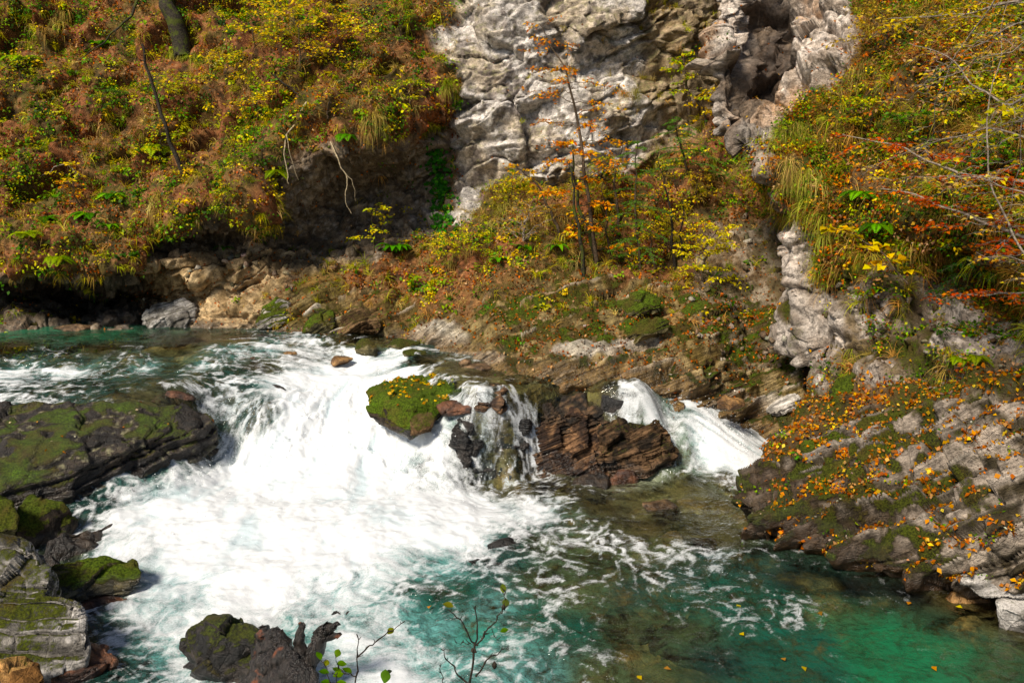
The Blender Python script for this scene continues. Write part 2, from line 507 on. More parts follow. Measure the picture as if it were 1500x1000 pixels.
POLY_MOSSY = [(380,440),(500,420),(560,470),(700,440),(900,400),(1120,460),(1200,560),(1200,650),(1080,600),(900,530),(760,530),(620,480),(400,480)]
POLY_BROWN = [(205,385),(330,368),(530,382),(520,398),(430,425),(395,450),(385,480),(215,482)]
POLY_GULLY = [(1030,330),(1150,330),(1180,480),(1180,560),(1060,520),(1010,440)]
def soft(poly, w=14, jit=18, seed=0, u=None, v=None, g=None):
    u = uu if u is None else u; v = vv if v is None else v; g = G if g is None else g
    d = inpoly(u, v, poly) + jit * fbm(g, 1.1, 3, off=seed)
    return sstep(-w, w, d)
m_cliff = soft(POLY_CLIFF, 10, 22, 1)
m_dark = soft(POLY_DARK, 8, 10, 2)
m_moss = soft(POLY_MOSSY, 30, 30, 4)
m_bank = np.maximum(soft(POLY_BANK, 14, 16, 3), .95 * m_moss)
m_brown = soft(POLY_BROWN, 14, 12, 5)
m_gully = soft(POLY_GULLY, 16, 14, 6)
m_rock = np.maximum.reduce([m_cliff, m_dark * 0.95, m_bank * 0.9, m_gully * 0.8])
m_hill = 1 - m_rock
def bedn(p1, p2, d2):
    n = np.cross(np.subtract(p2, p1), d2); n /= np.linalg.norm(n)
    return n if n[2] > 0 else -n
def bed_across(line, ns, c=0.40):
    l = unit_(line); ns = unit_(ns); u_ = np.cross(ns, l); u_ = u_ if u_[2] > 0 else -u_
    return unit_(c * ns + math.sqrt(1 - c * c) * u_)
sel = (uu > 620) & (uu < 1120) & (vv > 440) & (vv < 560)
BED = bed_across(P(1000, 440, 16.4) - P(760, 545, 15.3), N[sel].mean(0))
# --- displacement
F1, F2, tilt, cr = worley(G * np.array([0.6, 0.6, 0.85]) + 0.10 * fbm(G, 1.2, 2)[..., None])
F1b, F2b, tiltb, crb = worley(G * np.array([2.3, 2.3, 2.9]) + 5.0 + 0.08 * fbm(G, 3, 2)[..., None])
bc1, bce, bcu, bcj = beds(G, (-0.22, -0.05, 0.97), 0.55, 0.9, 11, (1, .3, .35), 1.0)
lay, gro = strata(G, BED, 0.17, (1, 0.25, 0.35), 0.55, 0.8, 1)
bp, be, bu, bj = beds(G, BED, 0.24, 0.5, 3, (1, .25, .35), .7)
bp2, be2, bu2, bj2 = beds(G, BED, 0.085, 0.7, 8, (1, .25, .35), .4)
lay2, gro2 = strata(G, (-0.12, -0.1, 0.98), 0.42, (1, 0.2, 0.1), 1.1, 0.7, 5)
low = fbm(G, 0.45, 3, off=3)
mid = fbm(G, 1.6, 4, off=8)
hum = np.abs(fbm(G, 1.1, 3, off=21))
d_cl = 0.50 * tilt + 0.12 * tiltb + 0.21 * bc1 - 0.05 * bcj - 0.06 * (1 - sstep(0, .10, F2 - F1)) - 0.02 * (1 - sstep(0, .12, F2b - F1b)) + 0.08 * mid
d_dk = (1 - .85 * m_brown) * (0.22 * tilt + 0.08 * tiltb) + 0.20 * bp + 0.0 * tilt + 0.13 * tiltb + 0.13 * lay2 - 0.10 * gro2 + 0.12 * mid
d_bk = 0.34 * bp - 0.05 * bj + 0.03 * tiltb + 0.12 * mid
d_hl = 0.30 * low + 0.22 * hum + 0.13 * mid + 0.06 * fbm(G, 5, 3)
d_gu = 0.16 * tilt + 0.08 * tiltb + 0.05 * lay - 0.05 * gro
wsum = m_cliff + m_dark + m_bank + m_gully + 1e-6
d_rk = (m_cliff * d_cl + m_dark * d_dk + m_bank * d_bk + m_gully * d_gu) / wsum
disp = m_rock * d_rk + (1 - m_rock) * d_hl
# rock ledges and steps poking out of the left slope
terr = fbm(G, 0.55, 2, off=40) - 0.15
disp += m_hill * 0.35 * sstep(0.0, 0.12, terr) * sstep(480, 330, vv)
dent = 0 * disp
for (pu, pv, ru, rv_, dp) in ((142,200,34,17,.75),(62,275,40,18,.8),(168,135,26,14,.6),(12,60,30,25,.7),(80,48,45,12,.5),(325,25,40,14,.5),(210,232,40,12,.4),(20,215,30,12,.5),(290,205,26,10,.4),(380,90,30,10,.4),(560,110,22,10,.4),(600,40,24,12,.4),(480,60,24,10,.4),(90,140,24,9,.4)):
    e = ((uu - pu + .6 * (vv - pv)) / ru) ** 2 + ((vv - pv + .25 * (uu - pu)) / rv_) ** 2 + .7 * fbm(G, 2.0, 2, off=pu)
    dent = np.maximum(dent, dp * (1 - sstep(.35, 1.1, e)))
    e2 = ((uu - pu) / ru / 1.1) ** 2 + ((vv - pv + rv_ * 1.7) / rv_) ** 2
    disp += .25 * dp * (1 - sstep(.2, 1.2, e2))
disp -= dent
G2 = G + N * disp[..., None]
N2 = gnormal(G2); N2 = np.where((N2 * N).sum(-1, keepdims=True) < 0, -N2, N2)
up = N2[..., 2]
# --- colour
n_a = fbm(G2, 0.9, 4, off=51); n_b = fbm(G2, 3.0, 4, off=61); n_c = fbm(G2, 9.0, 3, off=71)
pale = lerp3((0.40, 0.36, 0.325), (0.70, 0.645, 0.59), sstep(-.5, .5, n_b))
pale = lerp3(pale, (0.44, 0.335, 0.21), 0.62 * sstep(-0.15, 0.45, n_a))
pale = lerp3(pale, (0.12, 0.095, 0.08), 0.85 * sstep(0.15, 0.50, n_b + 0.5 * fbm(G2 * np.array([2.2, 2.2, .5]), 1, 3, off=7)))
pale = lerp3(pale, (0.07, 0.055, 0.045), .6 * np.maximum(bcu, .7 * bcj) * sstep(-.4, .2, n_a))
pale = lerp3(pale, lerp3((0.16, 0.105, 0.045), (0.34, 0.25, 0.15), sstep(-.4, .5, n_b)), .85 * sstep(900, 965, uu + 60 * n_a))
pale = lerp3(pale, (0.16, 0.15, 0.06), 0.55 * sstep(0.25, 0.6, n_c + 0.6 * up * (n_a > 0)))
dark = lerp3((0.12, 0.085, 0.052), (0.28, 0.21, 0.135), sstep(-.4, .5, n_b))
dark = lerp3(dark, (0.36, 0.31, 0.26), 0.6 * sstep(0.30, 0.5, n_c + 0.5 * n_a))
brown = lerp3((0.18, 0.12, 0.055), (0.46, 0.33, 0.18), sstep(-.5, .5, n_b))
dark = lerp3(dark, brown, m_brown)
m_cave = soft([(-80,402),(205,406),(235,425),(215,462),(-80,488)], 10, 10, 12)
dark = dark * (1 - .72 * m_cave)[..., None]  # rock colour darkened here to paint in the undercut's shade
dark = lerp3(dark, (0.030, 0.023, 0.015), .8 * sstep(.25, .02, np.abs(inpoly(uu, vv, [(205,335),(300,330),(380,346),(520,378),(530,392),(430,384),(300,366),(215,352)]) + 8) / 60))  # dark band painted in for the shade under the upper overhang
low_b = sstep(480, 545, vv - .05 * (uu - 700))
bank = lerp3((0.105, 0.080, 0.020), (0.36, 0.265, 0.125), sstep(-.3, .6, n_b) * (.45 + .55 * low_b))
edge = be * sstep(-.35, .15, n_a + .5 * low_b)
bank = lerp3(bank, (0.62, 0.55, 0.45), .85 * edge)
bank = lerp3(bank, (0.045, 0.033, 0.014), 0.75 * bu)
bank = lerp3(bank, (0.30, 0.15, 0.04), 0.5 * sstep(0.2, 0.6, n_a))
gul = lerp3((0.11, 0.085, 0.045), (0.32, 0.26, 0.19), sstep(-.3, .6, n_b + .4 * n_c))
hill = lerp3((0.19, 0.070, 0.026), (0.11, 0.080, 0.022), sstep(-.3, .4, n_a))
hill = lerp3(hill, (0.24, 0.115, 0.045), sstep(0.1, .6, n_c))
hill = lerp3(hill, (0.035, 0.026, 0.013), 0.8 * sstep(0.1, 0.5, n_b))
wt = np.stack([m_cliff, m_dark, m_bank, m_gully], -1)
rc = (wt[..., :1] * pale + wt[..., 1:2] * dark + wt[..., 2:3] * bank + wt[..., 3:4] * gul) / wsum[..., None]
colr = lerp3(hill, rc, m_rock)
moss = m_hill * (0.22 + 0.25 * n_a) * (1 - m_moss) + 0.80 * m_moss * (1 - .85 * edge) * sstep(.5, -.3, n_b + .3 * n_c) * sstep(0.0, 0.6, up + 0.6 * n_a) + m_gully * 0.25 + m_bank * 0.15
moss = moss * (1 - 0.9 * m_cliff) * (1 - 0.75 * m_dark) + 0.10 * m_dark * sstep(0.1, .6, up)
# light, freshly exposed patches on the bank
for (pu, pv, ru, rv_) in ((640, 488, 48, 22), (525, 470, 22, 14), (690, 525, 55, 12), (860, 512, 60, 12), (1145, 590, 34, 12), (935, 500, 40, 8)):
    e = 1 - sstep(0.55, 1.15, ((uu - pu) / ru) ** 2 + ((vv - pv) / rv_) ** 2 + 0.5 * n_b)
    colr = lerp3(colr, (0.62, 0.57, 0.50), 0.45 * e); moss = moss * (1 - 0.6 * e)
hgt = G2[..., 2]
ycol = np.where(uu < 1000, 1.45, np.interp(uu, [1000, 1190], [1.3, 0.05]))
wet = sstep(0.30, 0.02, hgt - ycol + 0.15 * n_b) * (hgt > -5)
colr = lerp3(colr, (0.34, 0.20, 0.07), 0.5 * wet * (uu > 580))
wet = np.maximum(wet * 0.9, m_dark * 0.35 * (1 - m_brown))
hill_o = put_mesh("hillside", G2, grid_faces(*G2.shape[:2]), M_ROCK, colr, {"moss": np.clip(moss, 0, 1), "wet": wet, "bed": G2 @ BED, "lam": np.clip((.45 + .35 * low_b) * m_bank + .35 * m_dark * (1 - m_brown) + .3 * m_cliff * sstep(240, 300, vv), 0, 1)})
tag(hill_o, "autumn hillside and pale limestone cliff across the river", "hillside", kind="structure")
A_G, A_N, A_u, A_v = G2, N2, uu, vv; A_dent = sstep(.05, .3, dent)
A_rock, A_cliff, A_dark, A_bank, A_gully, A_up = m_rock, m_cliff, m_dark, m_bank, m_gully, up
A_brown, A_mossm = m_brown, m_moss

# ------------------------------------------------------------------ right bank: bedded slab, ledge, cliff rib, overgrown slope
RB = [
 # rows bottom-up r1..r12, (u, v, Y)
 [(1104,798,11.0),(1090,757,11.0),(1084,724,11.2),(1118,688,11.8),(1165,648,12.5),(1190,560,13.6),(1166,470,14.7),(1152,340,15.3),(1120,240,15.6),(1066,185,16.6),(1056,60,17.2),(1060,-120,18)],
 [(1150,822,10.6),(1140,785,10.4),(1140,735,10.7),(1155,690,11.4),(1205,642,12.1),(1222,550,13.2),(1205,460,14.1),(1185,350,14.7),(1165,245,14.8),(1115,185,16.5),(1102,70,17.2),(1120,-120,18.5)],
 [(1260,848,10.3),(1250,828,9.7),(1240,765,10.0),(1240,690,10.8),(1265,620,11.8),(1278,540,12.7),(1268,460,13.3),(1255,400,13.7),(1235,280,14.1),(1170,180,16.0),(1160,60,16.9),(1190,-120,17.8)],
 [(1360,865,10.1),(1350,848,9.2),(1340,780,9.5),(1340,690,10.3),(1350,610,11.2),(1350,530,12.0),(1350,460,12.6),(1355,410,12.9),(1340,280,13.2),(1290,170,14.6),(1270,60,15.8),(1290,-120,17)],
 [(1440,880,9.7),(1430,864,8.7),(1430,790,8.9),(1430,690,9.6),(1440,600,10.5),(1440,520,11.3),(1440,460,11.8),(1450,410,12.1),(1440,280,12.2),(1420,170,13.0),(1410,60,14.2),(1420,-120,16)],
 [(1540,900,9.1),(1540,886,8.3),(1540,800,8.3),(1540,690,9.0),(1540,590,9.8),(1540,510,10.5),(1540,460,10.9),(1540,400,11.1),(1540,280,11.2),(1540,170,11.9),(1540,60,13),(1540,-120,15)],
 [(1950,960,7.6),(1950,940,6.9),(1950,840,6.9),(1950,700,7.5),(1950,590,8.2),(1950,510,8.8),(1950,440,9.2),(1950,380,9.4),(1950,280,9.5),(1950,170,10),(1950,60,11),(1950,-120,13)],
]
ctrl = []
first = [P(*q) for q in RB[0]]
hide = [p + np.array([1.6, 2.6, -0.15]) for p in first]
for k, colp in enumerate([None] + RB):
    pts = hide if colp is None else [P(*q) for q in colp]
    b = pts[0]
    low_ = [b + np.array([0.1, 0.5, -1.1]), b + np.array([0.05, 0.25, -0.35])]
    top = pts[-1]
    ctrl.append(low_ + pts + [top + np.array([0.5, 3.0, 5.0]), top + np.array([2, 6.0, 13.0])])
ctrl = np.swapaxes(np.array(ctrl), 0, 1)
G, tr, tc = loft(ctrl, 0.024, 360)
uu, vv = proj(G)
N = gnormal(G)
if N[..., 1].mean() > 0: N = -N
POLY_SLAB = [(1040,720),(1190,640),(1270,600),(1420,590),(1900,560),(1900,1000),(1300,900),(1060,820)]
POLY_CLIFF2 = [(1040,-160),(1230,-160),(1250,30),(1260,90),(1215,130),(1160,150),(1150,180),(1120,230),(1150,300),(1185,330),(1190,420),(1270,400),(1380,420),(1500,450),(1900,430),(1900,560),(1420,560),(1290,560),(1200,580),(1150,500),(1130,330),(1040,240)]
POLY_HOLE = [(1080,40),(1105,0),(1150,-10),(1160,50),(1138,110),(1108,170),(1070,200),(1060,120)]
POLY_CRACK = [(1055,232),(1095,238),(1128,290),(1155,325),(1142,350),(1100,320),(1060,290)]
POLY_REC = [(1340,360),(1420,380),(1500,440),(1490,480),(1400,470),(1340,470)]
m_slab = soft(POLY_SLAB, 12, 14, 1)
m_cl = soft(POLY_CLIFF2, 12, 16, 2)
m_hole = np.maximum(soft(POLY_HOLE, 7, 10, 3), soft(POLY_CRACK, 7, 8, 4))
m_rec = soft(POLY_REC, 12, 14, 4)
m_rock = np.maximum(m_slab, m_cl)
sel = (uu > 1120) & (uu < 1500) & (vv > 650) & (vv < 820)
BED2 = bed_across((1.05, -0.70, 0.92), N[sel].mean(0))
F1, F2, tilt, cr = worley(G * np.array([1.0, 1.0, 1.1]) + 3 + 0.2 * fbm(G, 1.2, 2)[..., None])
F1b, F2b, tiltb, crb = worley(G * np.array([3.0, 3.0, 2.6]) + 15.0 + 0.2 * fbm(G, 3, 2)[..., None])
lay, be, gro, bj = beds(G, BED2, 0.21, 0.65, 2, (.8, -0.5, 0.3), 0.42)
layf, be2, grof, bj2 = beds(G, BED2, 0.095, 0.5, 7, (.8, -0.5, 0.3), 0.30)
# rock ribs of the little cliff: upright columns
rib = np.abs(fbm(np.stack([G[..., 0] * 1.6 + .4 * G[..., 1], G[..., 1] * .5, G[..., 2] * .28], -1), 1.0, 2, off=31))
mid = fbm(G, 1.8, 4, off=18)
hum = np.abs(fbm(G, 1.3, 3, off=23))
d_sl = 0.36 * lay - 0.06 * bj + 0.035 * tiltb + 0.08 * mid
lowc = sstep(300, 380, vv)
d_cl = (0.42 - .20 * lowc) * tilt + (0.17 - .03 * lowc) * tiltb + .10 * mid  + 0.75 * (rib - 0.25) - 0.09 * (1 - sstep(0, .12, F2 - F1)) - 0.05 * (1 - sstep(0, .12, F2b - F1b)) + 0.08 * mid
d_hl = 0.20 * hum + 0.16 * mid + 0.25 * fbm(G, 0.7, 2, off=9)
disp = np.where(m_slab > m_cl, m_slab * d_sl + (1 - m_slab) * (m_cl * d_cl + (1 - m_cl) * d_hl), m_cl * d_cl + (1 - m_cl) * (m_slab * d_sl + (1 - m_slab) * d_hl))
disp -= 0.45 * m_hole + 0.7 * m_rec
G2 = G + N * disp[..., None]
N2 = gnormal(G2); N2 = np.where((N2 * N).sum(-1, keepdims=True) < 0, -N2, N2)
up = N2[..., 2]
n_a = fbm(G2, 1.1, 4, off=51); n_b = fbm(G2, 3.4, 4, off=61); n_c = fbm(G2, 11.0, 3, off=71)
pale = lerp3((0.30, 0.24, 0.19), (0.58, 0.50, 0.43), sstep(-.5, .5, n_b))
pale = lerp3(pale, (0.42, 0.25, 0.13), 0.6 * sstep(0.1, 0.55, n_a))
pale = lerp3(pale, (0.13, 0.11, 0.09), 0.7 * sstep(0.25, 0.5, n_c + .3 * n_b))
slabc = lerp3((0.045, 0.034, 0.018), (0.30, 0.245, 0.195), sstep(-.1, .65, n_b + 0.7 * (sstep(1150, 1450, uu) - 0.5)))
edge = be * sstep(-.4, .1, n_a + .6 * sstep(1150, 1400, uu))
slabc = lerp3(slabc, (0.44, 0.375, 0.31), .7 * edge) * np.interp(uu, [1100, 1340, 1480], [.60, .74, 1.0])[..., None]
slabc = lerp3(slabc, (0.040, 0.032, 0.018), 0.8 * gro)
hill = lerp3((0.13, 0.075, 0.03), (0.10, 0.085, 0.022), sstep(-.3, .4, n_a))
hill = lerp3(hill, (0.035, 0.026, 0.013), 0.8 * sstep(0.0, 0.4, n_b))
pale = lerp3(pale, (0.17, 0.115, 0.05), 0.85 * sstep(-.3, .2, n_a + .5 * fbm(G2 * np.array([2.5, 2.5, .5]), 1, 3, off=19)) * sstep(330, 440, vv) * sstep(1170, 1240, uu))
pale = pale * ((1 - .80 * m_hole) * (1 - .55 * soft([(1045,170),(1120,190),(1118,230),(1160,330),(1130,350),(1045,300)], 14, 16, 6)) * (1 - .28 * sstep(360, 430, vv)))[..., None]  # shade of the hole, crack and rib's left side painted into the colour
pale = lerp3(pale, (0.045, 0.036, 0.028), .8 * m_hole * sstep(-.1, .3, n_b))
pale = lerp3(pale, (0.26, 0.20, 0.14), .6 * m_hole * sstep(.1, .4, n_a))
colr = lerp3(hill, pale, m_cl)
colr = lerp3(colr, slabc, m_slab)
moss = (1 - m_rock) * (0.42 + 0.3 * n_a) + m_slab * (1 - 0.9 * edge) * sstep(.5, -.2, n_b) * np.clip(0.62 * sstep(1560, 1150, uu + 60 * n_a) + 0.24 + 0.28 * n_a, 0, .72) + m_cl * (0.30 + 0.45 * n_a) * sstep(200, 420, vv)
wet = np.maximum(sstep(0.45, 0.05, G2[..., 2] + 0.15 * n_b), .6 * m_slab * sstep(.95, .35, G2[..., 2] + .3 * n_a) * sstep(1420, 1250, uu))
wet = np.maximum(wet, 0.55 * m_hole)  # wet value raised in the hole to deepen its painted shade
colr = lerp3(colr, (0.10, 0.05, 0.02), 0.7 * wet)
moss = np.clip(moss, 0, 1) * (1 - 0.7 * sstep(.5, 1, wet)) * (1 - 0.9 * m_hole)
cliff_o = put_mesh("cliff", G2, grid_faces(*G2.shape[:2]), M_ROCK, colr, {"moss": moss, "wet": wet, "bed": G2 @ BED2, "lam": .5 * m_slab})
tag(cliff_o, "bedded limestone slab below an overgrown cliff beside the lower pool", "cliff", kind="structure")
B_G, B_N, B_u, B_v = G2, N2, uu, vv
B_slab, B_cl, B_hole, B_up, B_rec = m_slab, m_cl, m_hole, up, m_rec

# ------------------------------------------------------------------ river surface
WP = [  # u, v, z
 (-300,486,1.5),(0,488,1.5),(150,488,1.5),(300,490,1.5),(400,492,1.48),(-300,512,1.5),(0,514,1.5),(150,516,1.5),(300,512,1.49),(400,512,1.44),
 (-300,540,1.30),(0,543,1.29),(120,543,1.29),(240,545,1.27),(340,540,1.30),
 (-300,585,1.24),(0,585,1.24),(120,585,1.22),(220,590,1.18),(280,582,1.16),(300,562,1.22),(380,525,1.33),
 (440,515,1.36),(500,505,1.42),(560,505,1.42),(620,520,1.40),(520,530,1.18),(590,540,1.22),(640,545,1.32),
 (350,582,1.02),(300,620,.72),(330,660,.28),(390,600,.86),(380,650,.40),(440,575,.98),(450,630,.50),(500,570,.96),(520,620,.56),(560,560,1.06),(560,600,.72),
 (340,690,.06),(420,695,.08),(500,695,.10),(580,680,.14),(640,668,.38),(600,640,.50),(640,628,.72),(560,612,.72),(720,594,1.14),(745,598,1.10),(670,600,1.02),
 (680,570,1.30),(700,590,1.18),(720,555,1.36),(690,625,.80),(700,655,.48),(720,690,.12),(745,600,1.05),(735,650,.52),
 (790,560,1.36),(880,565,1.34),(820,552,1.37),(930,572,1.28),(900,580,1.2),(900,560,1.34),
 (960,590,1.05),(1000,615,.78),(1040,645,.46),(1075,675,.18),(1110,700,.04),(980,640,.45),(1020,670,.2),(1060,700,.05),
 (820,640,.6),(860,600,.9),
 (760,710,.04),(860,705,.04),(940,690,.06),(1000,710,.03),(1050,760,0),(960,760,.02),(860,760,.03),(760,760,.05),
 (110,790,0),(200,760,.04),(300,740,.06),(420,750,.10),(560,740,.12),(660,740,.08),(300,850,0),(500,840,.03),(700,820,.04),(860,830,.03),
 (1000,820,.03),(150,900,0),(300,980,-.02),(520,930,0),(700,920,0),(900,900,0),(1100,860,0),(1250,860,0),(1400,900,0),(1600,930,0),(1800,980,0),(1200,960,0),(1000,990,0),(700,1000,0),(400,1100,0),(800,1150,0),(1200,1150,0),(1600,1150,0),(0,800,0),(-200,760,0),(-300,900,0),(0,1000,0),(1200,760,0),(1350,800,0),
]
wp = np.array([Wz(*q) for q in WP if (q[0], q[1]) not in ((820, 640), (860, 600), (900, 580))])
for u in (775, 820, 865, 905):      # the water stands low under the ledge between the falls
    for Y, z in ((13.1, .02), (13.45, .10), (13.75, .95)):
        if (u == 905 and Y > 13.3) or (u == 775 and Y > 13.2): continue
        wp = np.vstack([wp, [P(u, 640, Y)[0], Y, z]])
for u in (650, 700, 760, 820, 880):
    for Y, z in ((14.4, 1.355), (14.9, 1.375), (15.5, 1.40)):
        wp = np.vstack([wp, [P(u, 560, Y)[0], Y, z]])
for u, v, Y, z in ((1150,600,13.4,0),(1180,540,14.3,0),(1250,600,14.5,0),(1120,540,14.6,.2),(1010,545,14.7,1.0),(1060,560,14.2,.6),(1350,600,13.5,0),(1000,480,16,1.2),(1180,450,16,.2),(1400,480,16,0),(1100,700,12.9,.03)):
    wp = np.vstack([wp, [P(u, v, Y)[0], Y, z]])
def tps_fit(xy, z, lam=0.02):
    n = len(xy)
    d = np.linalg.norm(xy[:, None] - xy[None], axis=-1)
    K = np.where(d > 0, d * d * np.log(d + 1e-12), 0) + lam * np.eye(n)
    Pm = np.hstack([np.ones((n, 1)), xy])
    A = np.block([[K, Pm], [Pm.T, np.zeros((3, 3))]])
    return xy, np.linalg.solve(A, np.concatenate([z, np.zeros(3)]))
def tps_eval(fit, q):
    xy, w = fit
    out = w[-3] + w[-2] * q[:, 0] + w[-1] * q[:, 1]
    for i in range(len(xy)):
        d2 = (q[:, 0] - xy[i, 0]) ** 2 + (q[:, 1] - xy[i, 1]) ** 2
        out = out + w[i] * 0.5 * d2 * np.log(d2 + 1e-12)
    return out
def idw(pts, vals, q, p=3.0, eps=0.05):
    num = np.zeros((len(q),) + vals.shape[1:]); den = np.zeros(len(q))
    for a, v in zip(pts, vals):
        w = 1.0 / ((q[:, 0] - a[0]) ** 2 + (q[:, 1] - a[1]) ** 2 + eps ** 2) ** (p / 2)
        num += w.reshape((-1,) + (1,) * (vals.ndim - 1)) * v; den += w
    return num / den.reshape((-1,) + (1,) * (vals.ndim - 1))
WFIT = tps_fit(wp[:, :2], wp[:, 2])
X0, X1, Y0, Y1, DW = -12.5, 9.5, 5.2, 19.2, 0.026
xs = np.arange(X0, X1, DW); ys = np.arange(Y0, Y1, DW)
XX, YY = np.meshgrid(xs, ys)
def coarse_field(fn, step=5):
    """evaluate a smooth field on a coarse grid and upsample"""
    cx, cy = np.append(xs[::step], xs[-1] + DW * step), np.append(ys[::step], ys[-1] + DW * step)
    CX, CY = np.meshgrid(cx, cy)
    f = fn(np.stack([CX.ravel(), CY.ravel()], -1)).reshape(CX.shape + (-1,))
    ix = np.clip((np.searchsorted(cx, xs, 'right') - 1), 0, len(cx) - 2); fx = ((xs - cx[ix]) / (cx[ix + 1] - cx[ix]))[None, :, None]
    iy = np.clip((np.searchsorted(cy, ys, 'right') - 1), 0, len(cy) - 2); fy = ((ys - cy[iy]) / (cy[iy + 1] - cy[iy]))[:, None, None]
    g = lambda a, b: f[np.ix_(a, b)]
    o = g(iy, ix) * (1 - fx) * (1 - fy) + g(iy, ix + 1) * fx * (1 - fy) + g(iy + 1, ix) * (1 - fx) * fy + g(iy + 1, ix + 1) * fx * fy
    return o[..., 0] if o.shape[-1] == 1 else o
WZ = coarse_field(lambda q: tps_eval(WFIT, q), 3)
WZ = np.minimum(np.clip(WZ, -0.05, 1.52), np.interp(XX, [-3.5, -1.5], [1.52, 1.375]))
